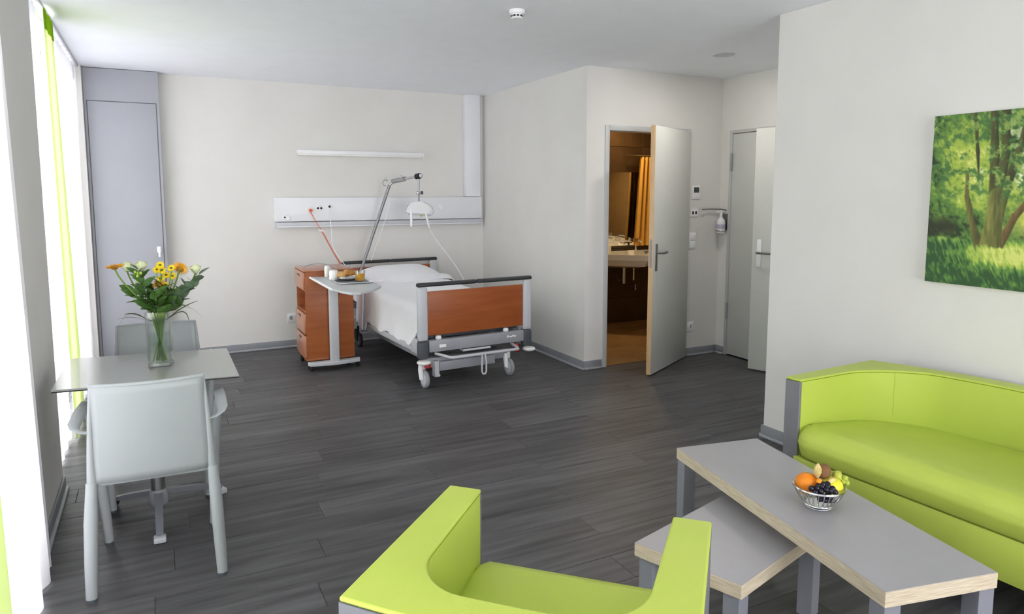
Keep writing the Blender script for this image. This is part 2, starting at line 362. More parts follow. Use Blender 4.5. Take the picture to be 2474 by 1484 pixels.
# bathroom shell
BX0, BX1, BY0, BY1 = 3.43, 5.75, YW+.12, 6.80
bf = struct('floor_bathroom', G().b2((DX0, YW+.02, -.05), (DX1, BY0, -.006)).b2((BX0, BY0, -.05), (BX1, BY1, -.006)), 'grout', smooth=0)
tm = {}
for j in range(7):
    for i in range(5):
        tx, ty = .595, .295
        x0 = BX0 + i*.6 - (.3 if j % 2 else 0) + .02; y0 = YW+.02 + j*.3
        x1, y1 = min(x0+tx, BX1), min(y0+ty, BY1); x0 = max(x0, BX0)
        if y0 < BY0: x0 = max(x0, DX0+.002); x1 = min(x1, DX1-.002)
        if x1-x0 < .03 or y1-y0 < .03: continue
        k = (round(x1-x0, 3), round(y1-y0, 3))
        if k not in tm: tm[k] = mesh('tile', G().box((0, 0, -.003), (k[0], k[1], .006), .0015, seg=1), 'bathfloor', 0)
        o = bpy.data.objects.new('tile', tm[k]); C.objects.link(o); o.parent = bf; o.location = ((x0+x1)/2, (y0+y1)/2, 0)
bw = struct('wall_bathroom_far', G().b2((BX0, BY1, 0), (BX1, BY1+.1, ZC)), 'grout', smooth=0)
for j in range(9):
    for i in range(4):
        x0 = BX0+i*.6; z0 = j*.3; x1 = min(x0+.597, BX1); z1 = min(z0+.297, ZC)
        k = (round(x1-x0, 3), 'w', round(z1-z0, 3))
        if k not in tm: tm[k] = mesh('tile', G().box((0, 0, 0), (k[0], .01, k[2]), .0015, seg=1), 'bathtile', 0)
        o = bpy.data.objects.new('tile', tm[k]); C.objects.link(o); o.parent = bw; o.location = ((x0+x1)/2, BY1-.005, (z0+z1)/2)
struct('wall_bathroom_side', G().b2((BX1, BY0-.02, 0), (BX1+.1, BY1+.1, ZC)), 'bathpaint', smooth=0)

# ================================================================== doors
def lever(g, p, d, n, L=.115):
    """door lever: p rosette point, d lever direction, n outward normal"""
    p, d, n = Vector(p), Vector(d), Vector(n)
    pts = [p, p+n*.045, p+n*.055+d*.012, p+n*.055+d*(L-.02), p+n*.05+d*L, p+n*.03+d*(L+.005)]
    g.tube(pts, [.009, .009, .0095, .0095, .009, .008], 10)
# bathroom door, swung out into the corridor
d1 = bpy.data.objects.new('door_1', None); C.objects.link(d1); d1['kind'] = 'structure'; d1['label'] = 'pale grey bathroom door standing open beside the lit washroom'
d1.location = (DX1, YW, 0)
fr = G()
for a, b in (((DX0-.045, YW-.012, 0), (DX0, YW+.13, DH+.045)), ((DX1, YW-.012, 0), (DX1+.045, YW+.13, DH+.045)), ((DX0, YW-.012, DH), (DX1, YW+.13, DH+.045))): fr.b2(a, b, .004)
part('door_frame', fr, 'dframe', d1, world=True)
hx, hy = DX1-.004, YW-.016
ang = math.atan2(pz(1563, 907).y-hy, pz(1563, 907).x-hx); LW = .842; ux = Vector((math.cos(ang), math.sin(ang), 0)); un = Vector((ux.y, -ux.x, 0))
if un.x > 0: pass
rot = Matrix.Rotation(ang, 3, 'Z')
def leafbox(g, u0, u1, n0, n1, z0, z1, bev=0.): g.box(Vector((hx, hy, 0))+ux*((u0+u1)/2)+un*((n0+n1)/2)+Vector((0, 0, (z0+z1)/2)), (u1-u0, abs(n1-n0), z1-z0), bev, rot)
un = Vector((-ux.y, ux.x, 0))     # towards the side seen from the corridor corner
leafg = G(); leafbox(leafg, .004, LW-.004, 0, .042, .012, DH+.012, .002); lf = part('leaf', leafg, 'door', d1, world=True)
eg = G(); leafbox(eg, LW-.004, LW, 0, .042, .012, DH+.012, .001); part('edge_band', eg, 'door_edge', d1, world=True, label='beech coloured edge of the open door')
lk = G(); leafbox(lk, LW-.001, LW+.002, .011, .031, .93, 1.17); part('lock_plate', lk, 'nickel', d1, world=True)
for sgn, n0 in ((1, .042), (-1, 0.)):
    pg = G(); leafbox(pg, LW-.085, LW-.045, n0, n0+sgn*.006, .90, 1.13, .002); pl = part('handle_plate', pg, 'nickel', d1, world=True)
    lg = G(); lever(lg, Vector((hx, hy, 1.055))+ux*(LW-.065)+un*(n0+sgn*.004), -ux, un*sgn); part('door_handle', lg, 'nickel', pl, world=True)
for z in (.3, 1.85):
    hg = G(); hg.cyl((hx+.008, hy-.006, z), (hx+.008, hy-.006, z+.1), .008, n=10); part('hinge', hg, 'nickel', d1, world=True)
# entrance door: fixed leaf and the ajar leaf
d2 = bpy.data.objects.new('door_2', None); C.objects.link(d2); d2['kind'] = 'structure'; d2['label'] = 'pale grey double entrance door with one leaf ajar'
d2.location = (XE, EY0, 0)
fr = G()
for a, b in (((XE-.006, EY0-.03, 0), (XE+.14, EY0, EH+.03)), ((XE-.006, EY1, 0), (XE+.14, EY1+.03, EH+.03)), ((XE-.006, EY0, EH), (XE+.14, EY1, EH+.03))): fr.b2(a, b, .003)
part('door_frame', fr, 'dframe', d2, world=True)
EM = 4.455
part('fixed_leaf', G().b2((XE+.004, EM, .012), (XE+.046, EY1-.004, EH-.004), .002), 'door', d2, world=True)
hp = Vector((XE+.004, EY0+.004, 0)); tip = pz(1806, 893); e = Vector((tip.x-hp.x, tip.y-hp.y, 0)); LE = e.length; e.normalize(); en = Vector((-e.y, e.x, 0))
if en.x > 0: en = -en
er = Matrix.Rotation(math.atan2(e.y, e.x), 3, 'Z')
def eb(g, u0, u1, n0, n1, z0, z1, bev=0.): g.box(hp+e*((u0+u1)/2)+en*((n0+n1)/2)+Vector((0, 0, (z0+z1)/2)), (u1-u0, abs(n1-n0), z1-z0), bev, er)
g = G(); eb(g, 0, LE, -.042, 0, .012, EH-.004, .002); part('ajar_leaf', g, 'door', d2, world=True)
g = G(); eb(g, LE-.085, LE-.045, 0, .006, .92, 1.16, .018); pl = part('handle_plate', g, 'white', d2, world=True, label='white handle plate')
g = G(); lever(g, hp+e*(LE-.065)+en*.004+Vector((0, 0, 1.045)), -e, en, .125); part('door_handle', g, 'nickel', pl, world=True)
for z in (.355, 1.775):
    g = G(); g.cyl((XE-.012, EY1-.004, z), (XE-.012, EY1-.004, z+.155), .009, n=10); part('hinge', g, 'mgrey', d2, world=True)

# ================================================================== curtains
def curtain(name, m, label, y0, y1, X0, amp, lam, z0=.015, z1=ZC-.03, lean0=0., lean1=0., flare=.02, group=None, seed=0, head=False):
    n = max(12, int((y1-y0)/lam*12)); rr = random.Random(seed); ph = [rr.uniform(-.6, .6) for _ in range(60)]
    def fn(u, v):
        y = y0+(y1-y0)*u; z = z1+(z0-z1)*v
        k = (y-y0)/lam; i = int(k) % 59; f = k-int(k); p = ph[i]*(1-f)+ph[i+1]*f
        x = X0 + amp*(.55+.45*v)*math.sin(2*PI*k+p) + flare*v
        y += (lean0*(1-u)+lean1*u)*(v-.5)
        return Vector((x, y, z))
    o = solo(name, G().grid(fn, n, 14), m, label, 'curtain', (X0, (y0+y1)/2, 0), 0, group, 60, True)
    g = G(); g.grid(lambda u, v: fn(u, -.0+v*.045)+Vector((.004, 0, .006)), n, 2); part('heading_tape', g, 'sheer' if m == 'sheer' else 'green_head', o, 60, world=True)
    return o
XCU = XL-.045
def track(y0, y1, x, lb):
    solo('curtain_rail', G().b2((x-.03, y0, ZC-.006), (x+.03, y1, ZC), .001).b2((x-.03, y0, ZC-.014), (x-.022, y1, ZC-.005), .001).b2((x+.022, y0, ZC-.014), (x+.03, y1, ZC-.005), .001), 'lgrey', lb, 'curtain rail', (x, (y0+y1)/2, ZC-.014), 0, world=True)
track(W2[0]+.02, 6.98, XCU, 'white double curtain track above the far window')
track(.0, 3.3, XL+.04, 'white curtain track above the near window')
curtain('sheer_curtain', 'sheer', 'white sheer curtain hanging nearest the camera at the left picture edge', -.0, 3.22, XL+.03, .014, .19, lean1=.18, flare=.015, seed=1)
curtain('green_curtain', 'green_sheer', 'lime green curtain strip at the bottom left picture corner', 1.75, 2.27, XL+.075, .008, .2, lean0=.1, lean1=.12, flare=.01, seed=2)
curtain('sheer_curtain', 'sheer', 'white sheer curtain beside the bare strip of wall, left of the green panel', 4.235, 5.02, XCU-.004, .012, .17, lean1=.2, flare=.0, seed=3)
curtain('green_curtain', 'green_sheer', 'narrow lime green curtain panel between two white sheers', 4.92, 5.42, XCU+.036, .005, .24, lean0=.18, lean1=.4, flare=.0, seed=4)
curtain('sheer_curtain', 'sheer', 'white sheer curtain next to the tall grey cupboard', 5.26, 6.97, XCU-.004, .014, .16, lean0=.2, lean1=.04, flare=.0, seed=5)

# ================================================================== tall cupboard
CY = 7.07; CX0, CX1 = XL+.002, .074
cl = thing('tall_cupboard', 'tall pale grey cupboard reaching the ceiling in the back left corner', 'cupboard', ((CX0+CX1)/2, 7.13, 0))
part('body', G().b2((CX0, CY, 0), (CX1, YB-.004, ZC-.004), .003), 'closet', cl, world=True)
dgap = part('door_gap', G().b2((CX0+.018, CY-.0015, .06), (CX1-.020, CY+.002, 2.352)), 'gap', cl, 0, world=True)
dr = part('door', G().b2((CX0+.026, CY-.004, .07), (CX1-.028, CY+.004, 2.344), .002), 'closet', cl, world=True)
hz = 1.04; g = G(); hx0 = CX1-.062
g.b2((hx0-.018, CY-.012, hz-.02), (hx0+.018, CY-.004, hz+.035), .003); g.cyl((hx0, CY-.004, hz+.02), (hx0, CY-.045, hz+.02), .008, n=10); g.b2((hx0-.009, CY-.055, hz-.06), (hx0+.009, CY-.043, hz+.03), .004)
part('handle', g, 'white', dr, world=True)

# ================================================================== hospital bed
BED = (2.287, 5.14, 0); BR = R(3.6)
bed = thing('hospital_bed', 'wheeled hospital bed with cherry wood end boards and silver posts', 'bed', BED, BR)
BM = Matrix.Translation(Vector(BED)) @ Matrix.Rotation(BR, 4, 'Z')
def bedw(p): return BM @ Vector(p)
def end_board(y, sgn, zt):
    """sgn -1: foot end (faces the camera), +1: head end"""
    eb_ = part('footboard' if sgn < 0 else 'headboard', G().b2((-.425, y-.011, .435), (.455, y+.011, zt-.065), .004), 'wood_h', bed)
    for x in (-.465, .495):
        part('post', G().b2((x-.041, y-.026, .395), (x+.041, y+.026, zt-.022), .02, 3), 'lgrey', eb_)
        part('post_sleeve', G().b2((x-.043, y-.03, .255), (x+.043, y+.03, .395), .018, 3), 'dgrey', eb_)
    for a, b in ((-.51, .012), (.016, .54)):
        part('hand_rail', G().b2((a, y-.024, zt-.026), (b, y+.024, zt+.006), .013, 3), 'rail', eb_)
    return eb_
fb = end_board(0, -1, .852); hb = end_board(1.93, 1, .858)
beam = part('foot_beam', G().b2((-.42, -.03, .303), (.452, .03, .398), .006), 'mgrey', bed)
part('sticker', G().b2((-.335, -.0325, .335), (-.277, -.0302, .36)), 'sticker', beam, 0)
for i, (a, b_) in enumerate(((.285, .30), (.303, .309), (.313, .333), (.336, .352), (.355, .372))):
    part('printed_letter', G().b2((a, -.0318, .350+.003*(i % 2)), (b_, -.0302, .366-.003*(i % 3))), 'sticker', beam, 0)
for x in (-.33, .29):
    part('knob', G().lathe([(.0, 0), (.022, 0), (.026, .012), (.02, .028), (0, .032)], 14, (x, 0, .399)), 'white', beam)
part('mattress_deck', G().b2((-.43, .05, .40), (.43, 1.9, .45), .01), 'dgrey', bed)
for s in (-1, 1):
    part('side_rail', G().b2((s*.47-.012, .06, .285), (s*.47+.012, 1.25, .335), .006).b2((s*.47-.02, .05, .28), (s*.47+.02, .19, .40), .008), 'lgrey', bed)
    part('side_beam', G().b2((s*.42-.02, .06, .33), (s*.42+.02, 1.88, .40), .005), 'mgrey', bed)
for x in (-.3, .3):
    for ya, yb in ((.35, .9), (1.6, 1.1)): part('lift_arm', G().tube([(x, ya, .19), (x, yb, .40)], .025, 8), 'mgrey', bed)
ch = part('chassis', G().b2((-.40, .06, .155), (.36, .14, .235), .008).b2((-.33, .14, .16), (-.25, 1.8, .22), .006).b2((.25, .14, .16), (.33, 1.8, .22), .006).b2((-.40, 1.72, .155), (.40, 1.80, .235), .008), 'mgrey', bed)
part('foot_column', G().b2((-.355, .015, .085), (-.315, .075, .215), .006).b2((-.345, .005, .085), (-.31, .04, .11), .01), 'lgrey', bed)
part('motor_box', G().b2((-.31, .02, .13), (.2, .075, .205), .006), 'mgrey', bed)
part('pull_bar', G().tube([(-.36, .0, .285), (-.345, -.02, .282), (-.285, -.12, .268), (-.26, -.13, .266), (.32, -.13, .266), (.335, -.128, .266), (.345, -.1, .27), (.36, .02, .285)], .012, 10), 'lgrey', bed)
part('pedal_bar', G().tube([(-.125, .02, .29), (-.125, -.03, .288), (.125, -.03, .288), (.125, .02, .29)], .009, 8), 'lgrey', bed)
part('hanging_loop', G().tube([(-.012, -.145, .27), (-.016, -.148, .20), (-.016, -.148, .125), (-.008, -.148, .107), (.004, -.148, .103), (.016, -.148, .107), (.024, -.148, .125), (.024, -.148, .20), (.014, -.14, .282)], .0075, 8), 'lgrey', bed)
for x in (-.473, .50):
    part('bumper_wheel', G().lathe([(0, -.014), (.045, -.014), (.056, -.004), (.056, .004), (.045, .014), (0, .016)], 20, (x, -.035, .232)), 'white_gloss', bed)
    part('bumper_wheel', G().lathe([(0, -.014), (.045, -.014), (.056, -.004), (.056, .004), (.045, .014), (0, .016)], 20, (x, 1.965, .232)), 'white_gloss', bed)
def caster(x, y, dark=False, red=True):
    c = part('caster', G().tube([(x-.025, y+.02, .19), (x-.03, y+.012, .15), (x-.03, y+.0, .075)], [.02, .022, .016], 8).cyl((x, y+.02, .15), (x, y+.02, .215), .018, n=10).tube([(x-.03, y, .075), (x-.002, y, .075)], .01, 8), 'black' if dark else 'white', bed)
    part('tyre', G().lathe([(.05, -.014), (.068, -.014), (.0735, -.006), (.0735, .006), (.068, .014), (.05, .014)], 24, (x, y, .0735), 'X'), 'black' if dark else 'mgrey', c)
    part('wheel_disc', G().lathe([(0, -.016), (.045, -.016), (.055, -.013), (.055, .013), (.045, .016), (0, .016)], 24, (x, y, .0735), 'X'), 'dgrey' if dark else 'lgrey', c)
    if red: part('brake_pedal', G().box((x+.012, y-.035, .185), (.04, .05, .035), .008, Matrix.Rotation(R(-25), 3, 'X')), 'red', c, label='red brake pedal')
caster(-.43, .05); caster(.355, .05, red=False); caster(-.40, 1.76, True, False); caster(.40, 1.76, False, False)
part('brake_lever', G().box((.375, -.04, .255), (.03, .04, .07), .008, Matrix.Rotation(R(-30), 3, 'X')), 'red', bed, label='red lever at the right end')
# mattress, blanket, pillow
solo('mattress', G().b2((-.43, .06, .455), (.43, 1.88, .60), .04, 4), 'linen', 'white mattress lying on the hospital bed under the duvet', 'mattress', BED, BR)
def blanket(u, v):
    # u: across (0 left hem .. 1 right hem), v: foot .. head
    y = .075 + 1.42*v
    hem = .325 + .012*math.sin(v*17) + .01*math.sin(v*41)
    if v > .86: hem -= .085*max(0., math.sin(min(1., (v-.86)/.14)*PI))**.7
    if v < .10: hem += .14*(1-v/.10)**2
    top = .655 + .02*math.sin(v*PI) + .05*max(0, v-.7)/.3
    s = (u-.5)*2; L = .93; a = abs(s)*(L)         # arc length from the middle
    flat = .40
    side = -1 if s < 0 else 1
    r = .07
    if a < flat: x = a; z = top - .010*(a/flat)**4
    elif a < flat+r*PI/2:
        t = (a-flat)/r; x = flat+r*math.sin(t); z = top-.01-r*(1-math.cos(t))
    else:
        k = (a-flat-r*PI/2)/(L-flat-r*PI/2); x = flat+r+.018*k + .012*math.sin(v*26+side)*k; z = (top-.01-r)*(1-k)+hem*k
    z += .006*noise.noise(Vector((x*5*side, y*4, 3)))+.004*math.sin(y*9+x*7)
    x += .008*noise.noise(Vector((side*2, y*6, z*5)))
    if v > .93: z += .012*math.sin((v-.93)/.07*PI)
    return Vector((side*x, y, z))
bl = solo('duvet', G().grid(blanket, 60, 60), 'linen', 'white duvet draped over the hospital bed with hanging sides', 'duvet', BED, BR, smooth=70)
md = bl.modifiers.new('thick', 'SOLIDIFY'); md.thickness = .022; md.offset = -1
md = bl.modifiers.new('smooth', 'SUBSURF'); md.levels = 1; md.render_levels = 1
def foldf(u, v):
    p = blanket(u, .90+.115*v); n = Vector((p.x*.02, 0, .018 if abs(p.x) < .44 else .006)); n.x += .014*(1 if p.x > 0 else -1)*(abs(p.x) > .41)
    return p + n + Vector((0, 0, .016*math.sin(v*PI)))
fo = part('turned_back_edge', G().grid(foldf, 60, 8), 'linen', bl, 70); md = fo.modifiers.new('thick', 'SOLIDIFY'); md.thickness = .012
def pil(u, v):
    a = u*2-1; b = v*2-1
    e = (1-abs(a)**3.2)*(1-abs(b)**3.2); h = max(e, 0)**.45
    return a, b, h
def pill(sg):
    def f(u, v):
        a, b, h = pil(u, v); k = 1-.05*(1-h)
        return Vector((a*.385*(1-.05*b*b), 1.60+b*.26*(1-.06*a*a), .715+.03*b + sg*.10*h + (.006*noise.noise(Vector((a*3, b*3, 1))))))
    return f
g = G().grid(pill(1), 28, 20); g.grid(pill(-1), 28, 20)
solo('pillow', g, 'pillow', 'white pillow at the head of the hospital bed', 'pillow', BED, BR, smooth=80)

# ------------------------------------------------------------------ trapeze pole over the bed head
TY, TE = 6.88, 6.50
tp = thing('trapeze_pole', 'chrome patient lifting pole bending over the bed head', 'lifting pole', tuple(bedw((-.46, 1.87, 0))))
p0 = py(866, 672, 6.98); p1 = py(941, 447, TY); p2 = py(955, 437, TY-.06); p3 = py(1010, 426, TE)
foot = Vector((p0.x-.03, 6.99, .30))
part('pole', G().tube([foot, p0, p0+(p1-p0)*.5, p1], .0155, 12), 'polesteel', tp, world=True)
part('socket_sleeve', G().tube([foot-Vector((0, 0, .02)), p0+(p1-p0)*.06], .021, 12), 'lgrey', tp, world=True)
arm = part('arm', G().tube([p1-Vector((0, 0, .03)), p1, p2, p3, p3+(p3-p2).normalized()*.03], .0125, 12), 'chrome', tp, world=True)
mid = p2+(p3-p2)*.25
part('clamp', G().tube([p2-(p3-p2)*.12, p2+(p3-p2)*.42], .024, 12), 'steel', tp, world=True)
part('clamp_knob', G().sph(mid+Vector((0, -.01, .028)), .019, 12, 8), 'lgrey', tp, world=True)
part('yellow_tag', G().box(mid+Vector((.04, -.03, .02)), (.014, .006, .022), .002), 'yellow', tp, 0, world=True)
part('cable_hook', G().tube([p1+Vector((-.012+.03*math.cos(t)-.03, -.01, .02+.03*math.sin(t))) for t in [R(40+i*22) for i in range(12)]], .004, 6), 'mgrey', tp, world=True)
part('end_stop', G().tube([p3-(p3-p2).normalized()*.025, p3+(p3-p2).normalized()*.03], .028, 12), 'black', tp, world=True)
part('end_cap', G().sph(p3+(p3-p2).normalized()*.045, .021, 12, 8), 'lgrey', tp, world=True)
# hanging strap and triangle handle
q = py(1011, 432, TE); q2 = py(1012, 466, TE); q3 = py(1012, 487, TE)
th = thing('grab_triangle', 'white triangular grab handle hanging on a grey strap over the bed', 'grab handle', tuple(q3))
part('strap', G().tube([q+Vector((-.008, 0, 0)), q2], .011, 4, flat=(1.5, .5)).tube([q+Vector((.012, 0, 0)), q2+Vector((.006, 0, 0))], .006, 4, flat=(1.2, .5)), 'lgrey', th, world=True)
bk = part('strap_buckle', G().b2(q2-Vector((.026, .012, .014)), q2+Vector((.024, .012, .014)), .006), 'steel', th, world=True)
part('roller_knob', G().cyl(q2+Vector((.02, 0, 0)), q2+Vector((.04, 0, 0)), .016, n=14), 'dgrey', bk, world=True)
part('lower_strap', G().tube([q2, q3], .013, 4, flat=(1.4, .5)), 'mgrey', th, world=True)
s = 3.93e-3
def tq(x, y, dy=0): v = py(x, y, TE); v.y += dy; return v
outline = [(980, 513), (984, 502), (993, 490), (1006, 486), (1022, 487), (1034, 494), (1041, 503), (1040, 512), (1032, 518), (1010, 516), (990, 515)]
pl_ = [tq(*p) for p in outline]
vs = [v+Vector((0, -.009, 0)) for v in pl_]+[v+Vector((0, .009, 0)) for v in pl_]; n = len(pl_)
gh = G().add(vs, [tuple(range(n)), tuple(range(2*n-1, n-1, -1))]+[(i, n+i, n+(i+1) % n, (i+1) % n) for i in range(n)])
bevel(part('grip_plate', gh, 'white', th, world=True), .005, 2)
part('grip_bar', G().tube([tq(986, 518), tq(1040, 520)], .008, 10), 'lgrey', th, world=True)
part('yellow_tag', G().b2(tq(1014, 523, -.012), tq(1020, 520, -.008)), 'yellow', th, 0, world=True)
part('cable_loop', G().tube([tq(990, 489, -.012), tq(981, 496, -.014), tq(976, 505, -.015), tq(978, 513, -.014), tq(986, 516, -.012)], .0045, 6), 'lgrey', th, world=True)
part('cable_loop', G().tube([tq(1022, 488, -.012), tq(1035, 494, -.014), tq(1043, 500, -.015), tq(1047, 511, -.014), tq(1043, 519, -.013), tq(1036, 522, -.012)], .0045, 6), 'lgrey', th, world=True)
hs = solo('nurse_call_handset', G().tube([tq(990, 504, -.03), tq(990.5, 513, -.032), tq(991, 522, -.032), tq(991, 545, -.032), tq(991, 548, -.032)], [.008, .016, .019, .017, .012], 12, flat=(1, .6)), 'white', 'white call handset clipped to the left end of the grab handle', 'handset', tuple(tq(991, 545, -.032)), 0, world=True)
hs = solo('bed_control_handset', G().tube([tq(1026, 516, -.03), tq(1028, 524, -.032), tq(1032, 542, -.032), tq(1034, 549, -.032)], [.014, .019, .018, .012], 12, flat=(1, .6)), 'panel', 'pale grey slanting handset hanging at the right end of the grab handle', 'handset', tuple(tq(1032, 540, -.032)), 0, world=True)
cord = bez(tq(1034, 549, -.032), tq(1050, 585), bedw((.33, 1.1, .95)), bedw((.36, .9, .72)), 16)
solo('handset_cord', G().tube(cord, .0028, 6), 'panel', 'thin white cord sagging from the right handset to the bed', 'cord', tuple(cord[-1]), 0, world=True)

# ================================================================== wall fittings above the bed
hw = thing('bed_head_panel', 'long white medical supply panel across the wall behind the bed', 'wall panel', (2.15, YB-.03, 1.25))
PF = 7.12
part('body', G().b2((1.035, PF, 1.275), (3.262, YB-.002, 1.513), .008), 'panel', hw, world=True)
part('lower_channel', G().b2((1.045, PF+.012, 1.222), (3.274, YB-.002, 1.27), .01), 'lgrey', hw, world=True)
part('channel_lip', G().b2((1.05, PF+.004, 1.216), (3.278, PF+.03, 1.228), .004), 'panel', hw, world=True)
def socket(x, z, r, m='white', hole=True, two=False, hr=.010):
    s_ = part('socket', G().lathe([(0, 0), (r, 0), (r, -.004), (r*.85, -.007), (0, -.005)], 20, (x, PF, z), 'Y'), m, hw, world=True)
    for dx in ((-.016, .016) if two else (0,)):
        if hole: part('socket_hole', G().cyl((x+dx, PF-.004, z), (x+dx, PF-.0075, z), hr, n=10), 'hole', s_, world=True)
socket(1.368, 1.392, .034, hole=False); socket(1.128, 1.318, .022, hr=.009); socket(1.155, 1.312, .024, hole=False)
socket(1.467, 1.405, .03, two=True, hr=.011); socket(1.567, 1.42, .026, hr=.012); socket(2.769, 1.406, .027, hole=False)
solo('wall_duct', G().b2((3.068, PF, 1.517), (3.245, YB-.002, ZC-.002), .006), 'panel', 'white vertical cable duct rising from the panel to the ceiling', 'cable duct', (3.156, 7.16, 1.517), 0, world=True)
lampb = thing('wall_lamp', 'long slim white wall lamp mounted above the bed panel', 'lamp', (1.93, YB, 1.93))
part('housing', G().b2((1.27, 7.12, 1.944), (2.575, YB-.002, 1.982), .006), 'white', lampb, world=True)
part('lamp_cover', G().b2((1.28, 7.125, 1.928), (2.565, YB-.006, 1.946), .006), 'lampdiff', lampb, world=True)
part('end_cap', G().b2((2.575, 7.118, 1.926), (2.585, YB-.002, 1.984), .003), 'white', lampb, world=True)
def outlet(name, label, c, n, holes=1, sw=False, w_=.083, h_=.083, sub='socket_inset'):
    c = Vector(c); o = thing(name, label, 'wall socket' if not sw else 'switch', tuple(c)); t = .009
    def bx(dx0, dx1, dz0, dz1, d0, d1, bev=.002):
        if n == '-y': return G().b2((c.x+dx0, c.y-d1, c.z+dz0), (c.x+dx1, c.y-d0, c.z+dz1), bev)
        return G().b2((c.x-d1, c.y+dx0, c.z+dz0), (c.x-d0, c.y+dx1, c.z+dz1), bev)
    part('cover_plate', bx(-w_/2, w_/2, -h_/2, h_/2, .001, t, .003), 'white', o, world=True)
    return o, bx
o, bx = outlet('wall_socket', 'white wall socket low on the back wall beside the cherry cabinet', (1.178, YB, .30), '-y', w_=.09, h_=.09)
part('socket_inset', G().lathe([(0, 0), (.022, 0), (.022, .004), (.016, .004), (0, .002)], 18, (1.172, YB-.013, .302), 'Y'), 'mgrey', o, world=True)
part('safety_flap', G().b2((1.182, YB-.016, .285), (1.196, YB-.009, .318), .002), 'white', o, world=True)
# orange coiled cord and white cords
ca = py(748, 507, PF-.03); cb = py(779, 560, PF-.12); cc = py(824, 640, 6.78)
solo('orange_plug', G().lathe([(0, 0), (.016, .0), (.017, .02), (.012, .034), (.006, .038), (0, .038)], 12, (1.375, PF-.045, 1.385), 'Y'), 'orange_cord', 'orange plug pushed into the white panel behind the bed', 'plug', (1.375, PF-.02, 1.385), 0, world=True)
strt = [ca+(cb-ca)*i/6+Vector((0, 0, -.01*math.sin(i/6*PI))) for i in range(7)]
coil = []
d = (cc-cb); ax = d.normalized(); e1 = ax.orthogonal().normalized(); e2 = ax.cross(e1); NT = 34
for i in range(NT*7+1):
    t = i/(NT*7); a = 2*PI*NT*t; coil.append(cb+d*t+Vector((0, 0, -.006*math.sin(t*PI)))+(e1*math.cos(a)+e2*math.sin(a))*.0072)
oc = thing('coiled_cord', 'orange coiled power cord running from the panel to the cabinet', 'cord', tuple(cc))
part('straight_lead', G().tube(strt, .0036, 6), 'orange_cord', oc, world=True)
part('coil', G().tube(coil, .0030, 5), 'orange_cord', oc, 60, world=True)
part('cord_tag', G().box(cb+Vector((-.01, 0, .01)), (.06, .004, .014), .002, Matrix.Rotation(R(22), 3, 'Y')), 'white', oc, world=True)
wc = [py(796, 503, PF-.02), py(797, 520, PF-.03), py(799, 535, PF-.04), py(801, 560, PF-.05), py(803, 590, PF-.05), py(812, 612, PF-.1), py(826, 630, 6.95), py(838, 648, 6.9)]
solo('white_cord', G().tube([wc[0]*1]+wc[1:], .0035, 6), 'white', 'thin white cord hanging from the panel above the cabinet', 'cord', tuple(wc[-1]), 0, world=True)
wc2 = bez(tuple(py(943, 489, TY-.02)), tuple(py(930, 545, TY-.05)), tuple(py(915, 570, TY)), tuple(py(897, 630, 6.95)), 14)
solo('pole_cord', G().tube(wc2, .003, 6), 'white', 'thin pale cord hanging beside the chrome lifting pole', 'cord', tuple(wc2[-1]), 0, world=True)

# ================================================================== bedside cabinet and overbed table
KX0, KX1, KY0, KY1, KZ0, KZ1 = 1.122, 1.545, 6.155, 6.585, .10, .872
cab = thing('bedside_cabinet', 'cherry wood bedside cabinet on black casters with drawers facing left', 'cabinet', ((KX0+KX1)/2, (KY0+KY1)/2, 0))
part('side_panel', G().b2((KX0+.004, KY0, KZ0), (KX1, KY0+.018, KZ1), .003), 'wood', cab, world=True)
part('side_panel', G().b2((KX0+.004, KY1-.018, KZ0), (KX1, KY1, KZ1), .003), 'wood', cab, world=True)
part('back_panel', G().b2((KX1-.016, KY0+.018, KZ0), (KX1, KY1-.018, KZ1), .002), 'wood', cab, world=True)
part('base_board', G().b2((KX0, KY0, KZ0-.018), (KX1, KY1, KZ0), .003), 'wood', cab, world=True)
part('top', G().b2((KX0-.006, KY0-.004, KZ1), (KX1+.004, KY1+.004, KZ1+.016), .005), 'wood_f', cab, world=True)
for z in (.505, .700): part('shelf', G().b2((KX0+.006, KY0+.018, z), (KX1-.016, KY1-.018, z+.016), .001), 'wood', cab, world=True)
for z0, z1 in ((.716, .868), (.322, .503), (.112, .306)):
    dw = part('drawer', G().b2((KX0-.012, KY0+.006, z0), (KX0+.006, KY1-.006, z1), .004), 'wood_f', cab, world=True)
    part('handle', G().b2((KX0-.026, (KY0+KY1)/2-.055, z1-.045), (KX0-.012, (KY0+KY1)/2+.055, z1-.037), .003), 'steel', dw, world=True)
    part('handle_recess', G().b2((KX0-.0135, (KY0+KY1)/2-.05, z1-.037), (KX0-.0118, (KY0+KY1)/2+.05, z1-.028)), 'dark_edge', dw, 0, world=True)
for x in (KX0+.03, KX1-.05):
    for y in (KY0+.035, KY1-.035):
        c_ = part('caster', G().cyl((x, y, .05), (x, y, .083), .01, n=10).b2((x-.012, y-.016, .04), (x+.012, y+.016, .062), .004), 'black', cab, world=True)
        part('wheel', G().lathe([(0, -.014), (.02, -.014), (.025, -.008), (.025, .008), (.02, .014), (0, .014)], 16, (x, y, .0255), 'X'), 'black', c_, world=True)
ob = thing('overbed_table', 'pale grey tray table on a white post standing against the cherry cabinet', 'table', (1.365, 6.10, 0))
OZ = .835
tpx = [(750, 669), (803, 697)]
poly = [pz(750, 669, OZ), pz(776, 683, OZ), pz(803, 697.5, OZ), pz(826, 704, OZ), pz(848, 708, OZ), pz(872, 707, OZ), pz(898, 701, OZ), pz(916, 694, OZ), pz(921, 690, OZ), pz(905, 682.5, OZ), pz(886, 675, OZ), pz(868, 668, OZ)]
